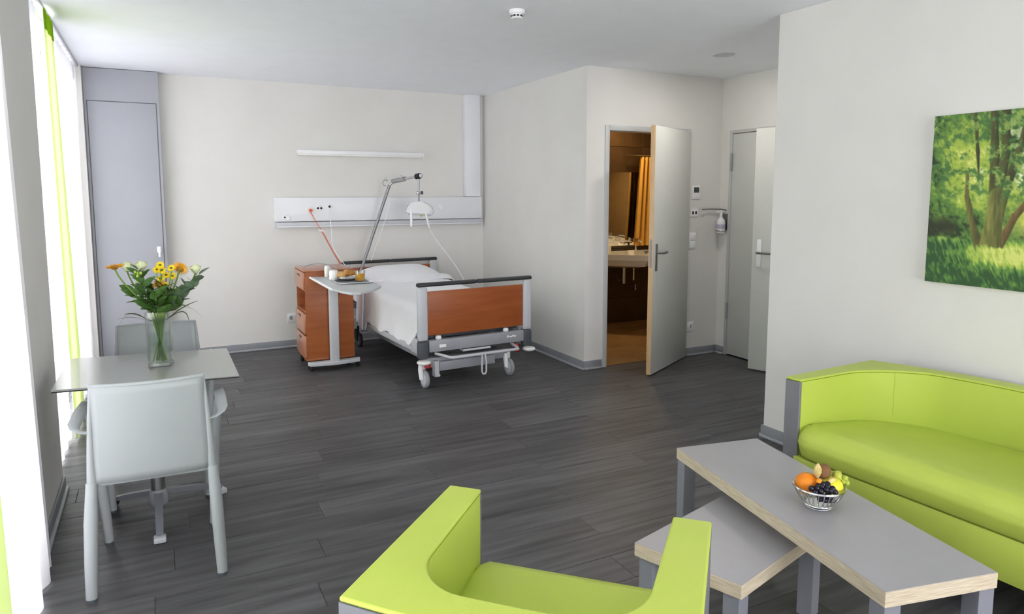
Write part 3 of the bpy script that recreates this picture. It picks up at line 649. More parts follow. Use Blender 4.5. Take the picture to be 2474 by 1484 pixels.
poly = [(p.x, p.y) for p in poly]
tt = part('table_top', G().prism(poly, OZ-.018, OZ), 'tray', ob, 40, world=True); bevel(tt, .004, 2)
part('edge_band', G().tube([(p.x, p.y, OZ-.009) for p in (pz(749, 668.6, OZ), pz(776, 683.3, OZ), pz(803, 698, OZ))], .0095, 8), 'white', ob, world=True)  # white strip paints the full light onto the left edge
part('column', G().b2((1.315, 6.085, .07), (1.395, 6.135, OZ-.018), .012, 3), 'lgrey', ob, world=True)
fp = [(1.125, 6.145), (1.135, 6.09), (1.30, 6.055), (1.40, 6.055), (1.575, 6.09), (1.59, 6.145)]
bevel(part('foot_bar', G().prism(fp, .045, .078), 'lgrey', ob, 40, world=True), .006, 2)
for x in (1.15, 1.56):
    part('wheel', G().lathe([(0, -.012), (.018, -.012), (.022, -.006), (.022, .006), (.018, .012), (0, .012)], 14, (x, 6.115, .0225), 'X'), 'black', ob, world=True)
# tray with breakfast
TZ = OZ
tc = [pz(781, 668, TZ), pz(817, 689.5, TZ), pz(905, 685, TZ), pz(876, 667.5, TZ)]
cx = sum((p.x for p in tc))/4; cyy = sum((p.y for p in tc))/4
def trayring(k, z, n=6):
    out = []
    for i in range(4):
        p, a, b = tc[i], tc[i-1], tc[(i+1) % 4]; r = .16
        for t in range(n+1):
            f = t/n; q0 = p+(a-p)*r; q1 = p+(b-p)*r
            m_ = q0*(1-f)**2+p*2*f*(1-f)+q1*f*f; out.append(Vector((cx+(m_.x-cx)*k, cyy+(m_.y-cyy)*k, z)))
    return out
tr = thing('serving_tray', 'pale grey breakfast tray with its inner shade painted dark on the overbed table', 'tray', (cx, cyy, TZ))
rings = [trayring(.86, TZ+.0005), trayring(.90, TZ+.006), trayring(.97, TZ+.014), trayring(1., TZ+.015), trayring(1., TZ+.0125), trayring(.90, TZ+.001)]
g = G(); n = len(rings[0]); g.v = [v for r_ in rings for v in r_]
for i in range(len(rings)-1):
    for j in range(n): g.f.append((i*n+j, i*n+(j+1) % n, (i+1)*n+(j+1) % n, (i+1)*n+j))
g.f.append(tuple(range(n)))
part('rim', g, 'white', tr, 50, world=True)
g = G(); r0 = trayring(.87, TZ+.0015); g.add(r0+[v+Vector((0, 0, .0012)) for v in r0], [tuple(range(n)), tuple(range(n, 2*n))]+[(j, (j+1) % n, n+(j+1) % n, n+j) for j in range(n)]); part('shading', g, 'tray_shade', tr, 50, world=True, label='shade painted on the tray floor')  # dark sheet paints the shadow inside the tray
SZ = TZ+.004
def pot(pos, r, h, label):
    t = thing('coffee_pot', label, 'pot', (pos.x, pos.y, SZ), 0, 'white pots on the breakfast tray')
    part('body', G().lathe([(0, 0), (r*.92, 0), (r, .006), (r, h*.8), (r*.93, h*.9), (r*.8, h*.93), (0, h*.93)], 24), 'white_gloss', t)
    part('lid', G().lathe([(r*.8, h*.93), (r*.78, h*.97), (r*.4, h), (0, h)], 24), 'white_gloss' if r < .035 else 'steel', t)
    part('handle', G().tube([(r*.9, 0, h*.72), (r*1.35, 0, h*.7), (r*1.5, 0, h*.5), (r*1.3, 0, h*.3), (r*.95, 0, h*.25)], .006, 8), 'white_gloss', t)
pot(pz(791, 669.5, SZ), .024, .10, 'slim white pot at the back left of the breakfast tray')
pot(pz(806, 676.5, SZ), .036, .088, 'wide white pot with a steel lid at the front left of the breakfast tray')
pc = pz(838, 676, SZ)
pt = thing('bread_plate', 'clear wrapped plate under the bread rolls on the tray', 'plate', tuple(pc)); part('dish', G().lathe([(0, 0), (.05, 0), (.062, .004), (.095, .016), (.098, .019), (.094, .020), (.06, .009), (0, .006)], 28), 'foil', pt)
def loaf(p, r, rz, m, nm, label, group='bread on the tray', fn=None, tilt=0.):
    o = solo(nm, G().sph((0, 0, 0), r, 18, 12, fn), m, label, 'bread', tuple(p), rz, group, 60); o.rotation_euler = (tilt, 0, rz); return o
def wob(p): return 1+.07*noise.noise(p*2.3)
loaf(pc+Vector((-.035, .01, .042)), (.045, .034, .030), .3, 'crust', 'bread_roll', 'seeded bread roll at the left of the plate', fn=wob)
loaf(pc+Vector((.01, .04, .050)), (.040, .034, .030), 1.0, 'crust', 'bread_roll', 'round bread roll at the back of the plate', fn=wob)
def cro(p): return 1-.16*abs(math.sin(p.x*6.5))**6+.04*noise.noise(p*3)
loaf(pc+Vector((.035, -.01, .056)), (.062, .026, .024), .5, 'croissant', 'croissant', 'golden croissant lying on the right of the plate', fn=cro)
solo('butter_portion', G().box((0, 0, .008), (.038, .03, .016), .003), 'white', 'small white butter portion in front of the rolls', 'butter', tuple(pc+Vector((-.045, -.045, .012))), .4)
jp = pz(870, 679, SZ)
jg = thing('juice_glass', 'square tumbler of orange juice on the right of the tray', 'glass', (jp.x, jp.y, SZ), .35)
def sqring(a, z, n=8): return [Vector((a*math.copysign(abs(math.cos(t))**.45, math.cos(t)), a*math.copysign(abs(math.sin(t))**.45, math.sin(t)), z)) for t in [2*PI*i/24 for i in range(24)]]
def sqloft(prof):
    g = G(); rs = [sqring(a, z) for a, z in prof]; n = 24; g.v = [v for r_ in rs for v in r_]
    for i in range(len(rs)-1):
        for j in range(n): g.f.append((i*n+j, i*n+(j+1) % n, (i+1)*n+(j+1) % n, (i+1)*n+j))
    g.f += [tuple(range(n)), tuple(range((len(rs)-1)*n, len(rs)*n))]; return g
part('tumbler', sqloft([(.030, 0), (.032, .004), (.037, .088), (.0355, .088), (.0305, .008)]), 'tumbler', jg, 50)
part('orange_juice', sqloft([(.029, .006), (.0300, .008), (.0338, .062)]), 'juice', jg, 50, label='orange juice')
# cable lying over the cabinet top
cbp = bez(pz(735, 646, .895), pz(752, 634, .93), pz(790, 634, .93), pz(812, 648, .895), 14)
solo('cabinet_cable', G().tube(cbp, .004, 6), 'mgrey', 'loose grey cable looping over the top of the cherry cabinet', 'cable', (1.3, 6.4, KZ1+.016), 0, world=True)

# ================================================================== dining set
DZ = .74
dq = [pz(122, 944, DZ), pz(578, 906, DZ), pz(548, 841, DZ), pz(167, 867, DZ)]
dq = [(p.x, p.y) for p in dq]
dcx, dcy = -.055, 3.66
dt = thing('dining_table', 'small rectangular grey topped table by the curtains', 'table', (dcx, dcy, 0))
bevel(part('table_top', G().prism(dq, DZ-.008, DZ), 'steel_top', dt, 0, world=True), .002, 2)
part('core_edge', G().prism([(dcx+(x-dcx)*.997, dcy+(y-dcy)*.997) for x, y in dq], DZ-.013, DZ-.008), 'dark_edge', dt, 0, world=True)
part('mount_plate', G().box((0, 0, DZ-.023), (.26, .26, .02), .004), 'lgrey', dt)
part('column', G().cyl((0, 0, .06), (0, 0, DZ-.013), .032, n=20), 'steel', dt)
part('hub', G().lathe([(0, .06), (.040, .06), (.044, .075), (.042, .12), (.034, .135), (0, .135)], 20), 'mgrey', dt)
for i, (fx, fy) in enumerate(((-.055, 3.345), (.25, 3.80), (-.285, 3.87))):
    a = math.atan2(fy-dcy, fx-dcx); L = math.hypot(fx-dcx, fy-dcy); d = Vector((math.cos(a), math.sin(a), 0))
    o = part('foot_arm', G().tube([d*.03+Vector((0, 0, .115)), d*(L*.6)+Vector((0, 0, .075)), d*(L-.02)+Vector((0, 0, .04))], [.026, .024, .021], 4, flat=(1, .62)), 'legm', dt, 25)
    if i == 2:
        nrm = Vector((-d.y, d.x, 0))
        for s_ in (-1, 1):
            c = d*(L-.02)+nrm*(s_*.022)
            part('wheel', G().cyl((c.x-nrm.x*.008, c.y-nrm.y*.008, .024), (c.x+nrm.x*.008, c.y+nrm.y*.008, .024), .024, n=16), 'black', o)
    else:
        part('glide', G().box(d*(L-.02)+Vector((0, 0, .014)), (.045, .05, .026), .005, Matrix.Rotation(a, 3, 'Z')), 'lgrey', o)

def make_chair(loc, rz, label):
    t = thing('armchair_plastic', label, 'chair', loc, rz, 'grey plastic armchairs at the dining table')
    def shell(u, v):
        x = (u*2-1); z = .445+.395*v
        hw_ = .205-.012*v
        y = -.195-.045*v-.035*(1-x*x)*(.4+.6*v)
        return Vector((x*hw_, y, z))
    b = part('backrest', G().grid(shell, 16, 12), 'chair', t, 60); md = b.modifiers.new('thick', 'SOLIDIFY'); md.thickness = .012; md.offset = 0
    def seat(u, v):
        x = u*2-1; y = -.192+.432*v
        hw_ = .205+.01*v-.02*max(0, v-.8)/.2
        z = .445-.018*(1-x*x)*math.sin(v*PI)-.03*max(0, v-.88)/.12
        if v < .1: z += .0
        return Vector((x*hw_, y, z))
    s_ = part('seat', G().grid(seat, 14, 16), 'chair', t, 60); md = s_.modifiers.new('thick', 'SOLIDIFY'); md.thickness = .014; md.offset = -1
    for s in (-1, 1):
        part('back_frame', G().tube([(s*.213, -.19, .43), (s*.210, -.205, .55), (s*.204, -.222, .68), (s*.193, -.238, .845)], [.019, .014, .010, .006], 10), 'chair', t, 60)
        leg = part('rear_leg', G().tube([(s*.232, -.245, .012), (s*.228, -.232, .14), (s*.222, -.212, .30), (s*.214, -.192, .45)], [.020, .023, .025, .020], 14), 'chair', t, 60)
        part('foot_glide', G().cyl((s*.232, -.245, 0), (s*.232, -.245, .014), .018, n=14), 'dgrey', leg)
        leg = part('front_leg', G().tube([(s*.215, .235, .012), (s*.224, .225, .2), (s*.236, .205, .44), (s*.252, .175, .60), (s*.262, .14, .665)], [.018, .021, .021, .017, .013], 12), 'chair', t, 60)
        part('foot_glide', G().cyl((s*.215, .235, 0), (s*.215, .235, .014), .017, n=14), 'dgrey', leg)
        part('seat_rail', G().tube([(s*.214, -.19, .435), (s*.222, .02, .437), (s*.232, .205, .432)], .013, 8), 'chair', t, 60)
        part('armrest', G().tube([(s*.205, -.215, .655), (s*.235, -.215, .66), (s*.256, -.205, .672), (s*.262, -.17, .676), (s*.260, .0, .682), (s*.257, .15, .675), (s*.256, .165, .66)], [.014, .015, .018, .022, .0225, .021, .012], 10, flat=(1, .3)), 'chair', t, 60)
    part('top_edge', G().tube([shell(i/14, 1.0) for i in range(15)], .0075, 8), 'chair', t, 60)
    return t
make_chair((-.05, 3.205, 0), R(-2.2), 'light grey plastic armchair with its back to the camera at the table')
make_chair((-.035, 4.02, 0), R(178), 'light grey plastic armchair on the far side of the table behind the vase')

# ------------------------------------------------------------------ vase and flowers
VC = Vector((-.012, 3.665, DZ)); VR = R(-8); VH = .262
vase = thing('glass_vase', 'tall square glass vase holding the bouquet on the table', 'vase', tuple(VC), VR)
def sq(a, z, b=.008): return [(x, y, z) for x, y in ((-a+b, -a), (a-b, -a), (a, -a+b), (a, a-b), (a-b, a), (-a+b, a), (-a, a-b), (-a, -a+b))]
def sqtube(prof):
    g = G(); n = 8; g.v = [Vector(v) for a, z in prof for v in sq(a, z)]
    for i in range(len(prof)-1):
        for j in range(n): g.f.append((i*n+j, i*n+(j+1) % n, (i+1)*n+(j+1) % n, (i+1)*n+j))
    g.f += [tuple(range(n)), tuple(range((len(prof)-1)*n, len(prof)*n))]; return g
part('glass_wall', sqtube([(.049, .0), (.050, .004), (.053, VH), (.0475, VH), (.0455, .018)]), 'vase', vase, 25)
part('thick_base', sqtube([(.048, .001), (.0495, .006), (.046, .017)]), 'vase', vase, 25)
part('water', sqtube([(.0445, .019), (.0455, .15)]), 'water', vase, 25, label='water')
VT = VC+Vector((0, 0, VH))
def fp_(x, y, dy=0.): return py(x, y, 3.665+dy)
def stem_pts(tip, spread=.03, seed=0):
    rr = random.Random(seed); tip = Vector(tip); dirx = tip-VT; dirx.z = 0
    b = VC+Vector((-dirx.x*.18+rr.uniform(-.012, .012), -dirx.y*.18+rr.uniform(-.015, .015), .022))
    for k in (0, 1): b[k] = max(VC[k]-.034, min(VC[k]+.034, b[k]))
    nk = VT+Vector((max(-.03, min(.03, dirx.x*.25)), max(-.03, min(.03, dirx.y*.3)), -.02))
    return [b, b+(nk-b)*.5]+bez(nk, nk+Vector((dirx.x*.25, dirx.y*.25, (tip.z-nk.z)*.45)), tip-Vector((dirx.x*.15, dirx.y*.15, (tip.z-nk.z)*.35)), tip, 7)
def disc_petals(c, nrm, r, n, rows, m, parent, wd=.2, cup=.2):
    q = Vector(nrm).normalized().to_track_quat('Z', 'Y'); g = G()
    for k in range(rows):
        rk = r*(1-.18*k)
        for i in range(n):
            a = 2*PI*(i+.5*k)/n; w_ = rk*wd; rad = Vector((math.cos(a), math.sin(a), 0)); tn = Vector((-math.sin(a), math.cos(a), 0)); zz = .004*k
            ps = [rad*(rk*.12), rad*(rk*.6)+tn*w_*.5+Vector((0, 0, cup*rk*.3+zz)), rad*rk+tn*w_*.25+Vector((0, 0, cup*rk*.55+zz)), rad*rk-tn*w_*.25+Vector((0, 0, cup*rk*.55+zz)), rad*(rk*.6)-tn*w_*.5+Vector((0, 0, cup*rk*.3+zz)), rad*(rk*.6)+Vector((0, 0, cup*rk*.3+zz-.003))]
            g.add([Vector(c)+q @ p for p in ps], [(0, 1, 5), (1, 2, 3, 5), (5, 3, 4), (0, 5, 4)])
    return part('petals', g, m, parent, 60, world=True)
def gerbera(tip, nrm, r, label, seed, petal='gerb'):
    tip = Vector(tip); t = thing('gerbera', label, 'flower', tuple(tip), 0, 'orange yellow gerberas in the vase')
    part('stem', G().tube(stem_pts(tip-Vector(nrm).normalized()*.012, seed=seed), .0038, 7), 'stemg', t, 60, world=True)
    disc_petals(tip, nrm, r, 22, 2, petal, t, .17, .22)
    q = Vector(nrm).normalized().to_track_quat('Z', 'Y')
    part('flower_head', G().lathe([(0, -.012), (.010, -.010), (.016, -.002), (.019, .003), (.012, .008), (0, .009)], 14).xf(Matrix.Translation(tip) @ q.to_matrix().to_4x4()), 'gerbc', t, 60, world=True)
gerbera(fp_(277, 646, -.02), (-.10, -.12, 1), .042, 'orange gerbera leaning far out to the left of the bouquet', 1)
gerbera(fp_(435, 650, .03), (.45, .75, .55), .040, 'yellow orange gerbera seen from behind at the right of the bouquet', 2)
gerbera(fp_(384, 687, -.03), (-.3, -.6, .7), .030, 'small half hidden orange gerbera under the yellow daisies', 3)
def rose(tip, r, label, seed):
    tip = Vector(tip); t = thing('rose', label, 'flower', tuple(tip), 0, 'pale cream roses in the vase')
    part('stem', G().tube(stem_pts(tip-Vector((0, 0, .02)), seed=seed), .0035, 7), 'stemg', t, 60, world=True)
    g = G()
    for k, (rr_, h, n) in enumerate(((.35, 1.0, 3), (.62, .95, 4), (.92, .80, 5))):
        for i in range(n):
            a0 = 2*PI*i/n+k*.7
            def f(u, v, a0=a0, rr_=rr_, h=h, n=n):
                a = a0+(u-.5)*2*PI/n*1.25; rad = r*rr_*(.35+.65*math.sin(min(1, v*1.15)*PI/2))*(1+.10*v*v)
                return tip+Vector((math.cos(a)*rad, math.sin(a)*rad, (-.8+1.7*v*h*(1-.12*(2*u-1)**2))*r))
            g.grid(f, 5, 5)
    part('petals', g, 'rose', t, 60, world=True)
    part('calyx', G().lathe([(0, -.95*r), (.3*r, -.9*r), (.42*r, -.6*r), (0, -.55*r)], 10, tip), 'stemg', t, 60, world=True)
rose(fp_(306, 645, .05), .026, 'cream rose next to the orange gerbera', 5)
rose(fp_(341, 643, .06), .027, 'cream rose above the green buds', 6)
rose(fp_(472, 651, .02), .026, 'cream rose at the far right behind the eucalyptus', 7)
def mum(tip, nrm, r, label, seed):
    tip = Vector(tip); t = thing('yellow_daisy', label, 'flower', tuple(tip), 0, 'small yellow daisies in the bouquet')
    part('stem', G().tube(stem_pts(tip-Vector(nrm).normalized()*.006, seed=seed), .0022, 6), 'stemg', t, 60, world=True)
    disc_petals(tip, nrm, r, 14, 1, 'mum', t, .34, .15)
    part('flower_eye', G().sph(tip+Vector(nrm).normalized()*.003, (.0065, .0065, .0045), 10, 6), 'mumc', t, 60, world=True)
for i, (x, y, lb) in enumerate(((387, 641, 'topmost yellow daisy of the central cluster'), (391, 653, 'upper yellow daisy facing the camera in the central cluster'), (379, 652, 'yellow daisy at the left of the central cluster'), (402, 665, 'large yellow daisy in the middle of the central cluster'), (414, 648, 'yellow daisy at the top right of the central cluster'), (401, 688, 'lowest yellow daisy below the central cluster'), (388, 674, 'yellow daisy low at the left of the cluster'), (417, 667, 'half hidden yellow daisy at the right of the cluster'))):
    mum(fp_(x, y, -.05+.012*(i % 4)), (random.uniform(-.4, .3), -.8, random.uniform(.3, .9)), .019 if i != 5 else .014, lb, 20+i)
# leaves
def leaf_mesh(name, m, L, Wd, fold=.25, curl=.25):
    g = G(); n = 7
    for i in range(n+1):
        t = i/n; w_ = Wd*math.sin(PI*t**.8)**.9*.5+.0004; z = -curl*L*t*t
        g.v += [Vector((-w_, t*L, z+fold*w_)), Vector((0, t*L, z)), Vector((w_, t*L, z+fold*w_))]
    for i in range(n):
        o = i*3; g.f += [(o, o+1, o+4, o+3), (o+1, o+2, o+5, o+4)]
    return mesh(name, g, m, 60)
LM = {'broad': leaf_mesh('leaf', 'leaf', .075, .038), 'narrow': leaf_mesh('leaf', 'blade', .085, .014, .3, .5), 'euc': leaf_mesh('leaf', 'euc', .046, .036, .12, .15)}
def branch(nm, tip, label, kind, n, m, seed, size=1., start=.25, group='greenery in the vase'):
    rr = random.Random(seed); tip = Vector(tip); pts = stem_pts(tip, seed=seed)
    t = thing(nm, label, 'foliage', tuple(tip), 0, group)
    part('stem', G().tube(pts, .0022, 6), m, t, 60, world=True)
    up = pts[2:]
    for i in range(n):
        f = start+(1-start)*i/max(1, n-1); k = f*(len(up)-1); j = min(int(k), len(up)-2); p = up[j]+(up[j+1]-up[j])*(k-j); tg = (up[j+1]-up[j]).normalized()
        a = i*2.4+rr.uniform(-.3, .3); out = Vector((math.cos(a), math.sin(a)*.8, 0)); d = (tg*.75+out*.75+Vector((0, 0, rr.uniform(-.2, .45)))).normalized()
        o = bpy.data.objects.new('leaf', LM[kind]); C.objects.link(o); o.parent = t
        o.rotation_mode = 'QUATERNION'; o.rotation_quaternion = d.to_track_quat('Y', 'Z') @ Matrix.Rotation(rr.uniform(-1.3, 1.3), 3, 'Y').to_quaternion(); o.location = p-tip; s_ = size*rr.uniform(.75, 1.15); o.scale = (s_, s_, s_)
    return t
for i, (x, y, dy, lb) in enumerate(((345, 690, -.05, 'dark broad leaved sprig at the upper left of the bouquet'), (325, 715, .03, 'dark leafy sprig low at the left of the bouquet'), (365, 700, .07, 'dark leafy sprig at the back of the bouquet'), (375, 720, -.09, 'dark leafy sprig in front above the vase rim'), (412, 712, -.04, 'dark leafy sprig right of the bouquet centre'), (398, 735, .02, 'dark leafy sprig low in the middle of the bouquet'), (350, 735, -.03, 'dark leafy sprig drooping over the left vase edge'), (430, 735, -.02, 'dark leafy sprig drooping over the right vase edge'), (335, 672, .0, 'dark leafy sprig below the cream roses'), (395, 700, -.07, 'dark leafy sprig under the yellow daisies'), (372, 745, .05, 'dark leafy sprig deep inside the bouquet'))):
    branch('leafy_sprig', fp_(x, y-6, dy), lb, 'broad', 10, 'leaf', 40+i, .95, .08)
branch('eucalyptus_sprig', fp_(480, 664, .0), 'blue green eucalyptus sprig reaching to the upper right', 'euc', 14, 'euc', 60, 1.25, .2)
branch('eucalyptus_sprig', fp_(448, 690, -.03), 'blue green eucalyptus sprig inside the right of the bouquet', 'euc', 10, 'euc', 61, 1.2, .25)
bt = branch('bud_sprig', fp_(333, 652, -.03), 'sprig with pale green buds left of the daisies', 'narrow', 7, 'stemg', 62, .7, .6)
for i in range(9):
    p = fp_(325+random.uniform(0, 18), 652+random.uniform(0, 28), -.03+random.uniform(-.02, .02))
    part('bud', G().sph(p, (.006, .006, .008), 8, 6), 'bud', bt, 60, world=True)
for i, (pp, lb) in enumerate((([(352, 772), (330, 748), (300, 752), (286, 790)], 'thin dry grass blade arching down at the left of the vase'), ([(352, 770), (328, 755), (312, 757), (300, 760)], 'green grass blade pointing left above the far chair'), ([(410, 765), (440, 735), (462, 735), (486, 765)], 'thin dry grass blade arching down at the right'), ([(412, 765), (436, 745), (452, 735), (478, 727)], 'green grass blade pointing right beside the bouquet'), ([(412, 766), (440, 745), (452, 750), (457, 776)], 'green blade drooping beside the right vase edge'), ([(350, 774), (320, 762), (300, 768), (282, 772)], 'thin dry grass blade pointing left beside the vase'))):
    pts = bez(*[fp_(x, y, -.02) for x, y in pp], 10); base = VC+Vector((0, 0, .1)); pts = [base, VT+Vector((.02*(1 if pp[0][0] > 390 else -1), 0, -.05))]+pts
    w_ = .0045 if 'green' in lb else .0014
    solo('grass_blade', G().tube(pts, [w_*.6]*2+[w_*(.3+1.0*math.sin(PI*min(1, .15+i_/10*.8))) for i_ in range(11)], 5, flat=(1, .3)), 'blade' if 'green' in lb else 'dry', lb, 'grass', tuple(pts[0]), 0, 'grass blades in the vase', 60, True)

# ================================================================== lounge: sofa and tub chair
def tub_outline(w_, D, t, tb, rc, sag):
    """matched outer / inner plan points, from the left front round the back to the right front"""
    O, I = [], []
    wi = w_-t
    def bow(x, ww): return sag*(1-(x/ww)**2)
    ccy = D-tb-rc
    for i in range(9): y = ccy*i/8; O.append((-w_, y)); I.append((-wi+.012*(i/8), y))
    for i in range(1, 13):
        a = PI-PI/2*i/12; ix = -wi+.012+rc+rc*math.cos(a); iy = ccy+rc*math.sin(a)
        ox, oy = math.cos(a), math.sin(a); c0 = (-wi+.012+rc, ccy)
        k1 = (w_+c0[0])/max(1e-6, -ox); k2 = (D-c0[1])/max(1e-6, oy)
        k = min(k1, k2); p = (c0[0]+ox*k, c0[1]+oy*k)
        O.append(p); I.append((ix, iy))
    j = min(range(len(O)), key=lambda q: (O[q][0]+w_)**2+(O[q][1]-D)**2); O[j] = (-w_, D)
    L = [(o, i_) for o, i_ in zip(O, I)]
    n = 24; x0 = L[-1][1][0]; xo0 = L[-1][0][0]
    mid = [((xo0+( -2*xo0)*i/n, D), (x0+(-2*x0)*i/n, D-tb)) for i in range(1, n)]
    Rr = [((-o[0], o[1]), (-i_[0], i_[1])) for o, i_ in reversed(L)]
    A = L+mid+Rr
    out = []
    for o, i_ in A:
        oy = o[1]+(bow(o[0], w_) if o[1] > D-1e-4 else 0); iy = i_[1]
        f = max(0., min(1., (i_[1]-ccy)/max(1e-6, rc))); iy += bow(i_[0], w_)*.92*f*f
        out.append(((o[0], oy), (i_[0], iy)))
    return out
def strip_solid(A, z0, z1):
    g = G(); n = len(A)
    for (o, i_) in A:
        g.v += [Vector((o[0], o[1], z0)), Vector((i_[0], i_[1], z0)), Vector((i_[0], i_[1], z1)), Vector((o[0], o[1], z1))]
    for k in range(n-1):
        a, b = k*4, k*4+4
        g.f += [(a, a+1, b+1, b), (a+1, a+2, b+2, b+1), (a+2, a+3, b+3, b+2), (a+3, a, b, b+3)]
    g.f += [(0, 3, 2, 1), (n*4-4, n*4-3, n*4-2, n*4-1)]
    return g
def tub_seat(name, label, loc, rz, w_, D, t, tb, rc, sag, zt, zs, nose):
    r = thing(name, label, 'sofa' if name == 'sofa' else 'armchair', loc, rz)
    A = tub_outline(w_, D, t, tb, rc, sag)
    sh = .010
    # upholstered U body sits inside the grey outer shell
    AB = []
    for k, (o, i_) in enumerate(A):
        n0 = Vector((o[0]-i_[0], o[1]-i_[1])); L = n0.length; n0.normalize()
        AB.append(((o[0]-n0.x*sh, o[1]-n0.y*sh), i_))
    ABf = [((o[0], max(o[1], .012)), (i_[0], max(i_[1], .012))) for o, i_ in AB]
    b = part('upholstered_body', strip_solid(ABf, .16, zt-.012), 'lime', r, 40); 
    bevel(part('top_cover', strip_solid([((o[0], o[1]), i_) for o, i_ in A], zt-.012, zt), 'lime', r, 40), .006, 3)
    AS = [(o, (o[0]+(i_[0]-o[0])*min(1, sh/max(1e-6, math.hypot(i_[0]-o[0], i_[1]-o[1]))), o[1]+(i_[1]-o[1])*min(1, sh/max(1e-6, math.hypot(i_[0]-o[0], i_[1]-o[1]))))) for o, i_ in A]
    s_ = part('outer_shell', strip_solid(AS, .155, zt-.013), 'shell', r, 40, label='grey outer shell')
    for sg in (-1, 1):
        x0, x1 = sorted((sg*w_, sg*(w_-t))); bevel(part('arm_front', G().b2((x0, -.001, .155), (x1, .012, zt-.013)), 'shell', r, 30, label='grey arm front'), .002)
    # seat cushion with a rolled front edge
    wi = w_-t+.006
    prof = [(.05, zs-.146), (.004, zs-.146), (-.018, zs-.140), (-nose, zs-.112), (-nose-.010, zs-.078), (-nose-.002, zs-.044), (-nose+.022, zs-.018), (.03, zs-.002), (.10, zs-.002), (.25, zs-.02), (D+sag*.5-tb*.4, zs-.06)]
    def cush(u, v):
        k = v*(len(prof)-1); j = min(int(k), len(prof)-2); f = k-j; y = prof[j][0]*(1-f)+prof[j+1][0]*f; z = prof[j][1]*(1-f)+prof[j+1][1]*f
        x = (u*2-1); e = max(0, abs(x)-.9)/.1; 
        if y < .05: y += e*e*.045; 
        z -= e*e*.012*(1 if z > zs-.08 else -1)
        return Vector((x*wi, y, z))
    c = part('seat_cushion', G().grid(cush, 40, 36), 'lime', r, 60)
    part('base_panel', G().b2((-w_+t*.85, -.012, .195), (w_-t*.85, .02, zs-.149), .003), 'lime', r)
    part('base_box', G().b2((-w_+t, .02, .195), (w_-t, D-tb, zs-.148)), 'lime', r)
    for sx in (-1, 1):
        for y in (.07, D-.08): part('foot', G().lathe([(0, 0), (.018, 0), (.024, .165), (0, .165)], 14, (sx*(w_-.07), y, 0)), 'dgrey', r)
    if name == 'sofa':
        for sg in (-1, 1):
            i_ = A[15 if sg < 0 else -16][1]; part('seam', G().tube([(i_[0], i_[1]-.001, zs-.01), (i_[0], i_[1]-.001, zt-.014)], .0016, 6), 'lime', r)
    return r
ST = .715
A_, D_ = pz(1087, 1171, ST), pz(1720, 1260, ST)
ac = (A_+D_)/2; rzc = math.atan2(D_.y-A_.y, D_.x-A_.x)
wch = (A_-D_).length/2; dep = 0.
Bk = pz(778, 1443, ST); dirx = (D_-A_).normalized(); dep = abs((Bk-A_).dot(Vector((dirx.y, -dirx.x, 0))))
tub_seat('tub_armchair', 'lime green tub armchair with grey outer shell in the foreground', (ac.x, ac.y, 0), rzc+PI, wch, dep-.012, .098, .105, .13, .022, ST, .512, .035)
SO, SC = pz(1899, 909, ST), pz(2101, 869, ST)
srz = R(-87.3); sw_ = .76
sxl = Vector((math.cos(srz), math.sin(srz), 0))
sf = SO+sxl*sw_
tub_seat('sofa', 'lime green two seat sofa with grey arm front against the right wall', (sf.x, sf.y, 0), srz, sw_, (SC-SO).length, .078, .085, .26, .150, ST, .508, .03)

# ================================================================== coffee tables
def slab_table(name, label, q, z, leg=.056, th=.048, k=.004):
    c = Vector((sum(p[0] for p in q)/4, sum(p[1] for p in q)/4, 0))
    t = thing(name, label, 'table', tuple(c))
    bevel(part('oak_edge', G().prism(q, z-th, z-.0015), 'oak', t, 0, world=True, label='pale oak edge'), .0015)
    part('laminate_top', G().prism([(c.x+(x-c.x)*.996, c.y+(y-c.y)*.996) for x, y in q], z-.0015, z), 'laminate', t, 0, world=True)
    for i in range(4):
        p = Vector((*q[i], 0)); a = (Vector((*q[i-1], 0))-p).normalized(); b = (Vector((*q[(i+1) % 4], 0))-p).normalized()
        p0 = p+a*k+b*k
        vs = [p0, p0+a*leg, p0+a*leg+b*leg, p0+b*leg]
        bevel(part('leg', G().prism([(v.x, v.y) for v in vs], 0, z-th), 'legm', t, 0, world=True), .002)
    return t
cz = .45
cq = [pz(1635, 1082, cz), pz(2140, 1432, cz), pz(2412, 1384, cz), pz(1828, 1059, cz)]
slab_table('coffee_table', 'long grey topped coffee table with oak edge in front of the sofa', [(p.x, p.y) for p in cq], cz)
sz = .345
fl_, ff_ = pz(1533, 1311, sz), pz(1792, 1416, sz)
sl = (pz(1925, 1321, sz)-ff_).normalized()*.60
slab_table('side_table', 'small low grey topped table tucked halfway under the coffee table', [(p.x, p.y) for p in (fl_, ff_, ff_+sl, fl_+sl)], sz, k=.012)

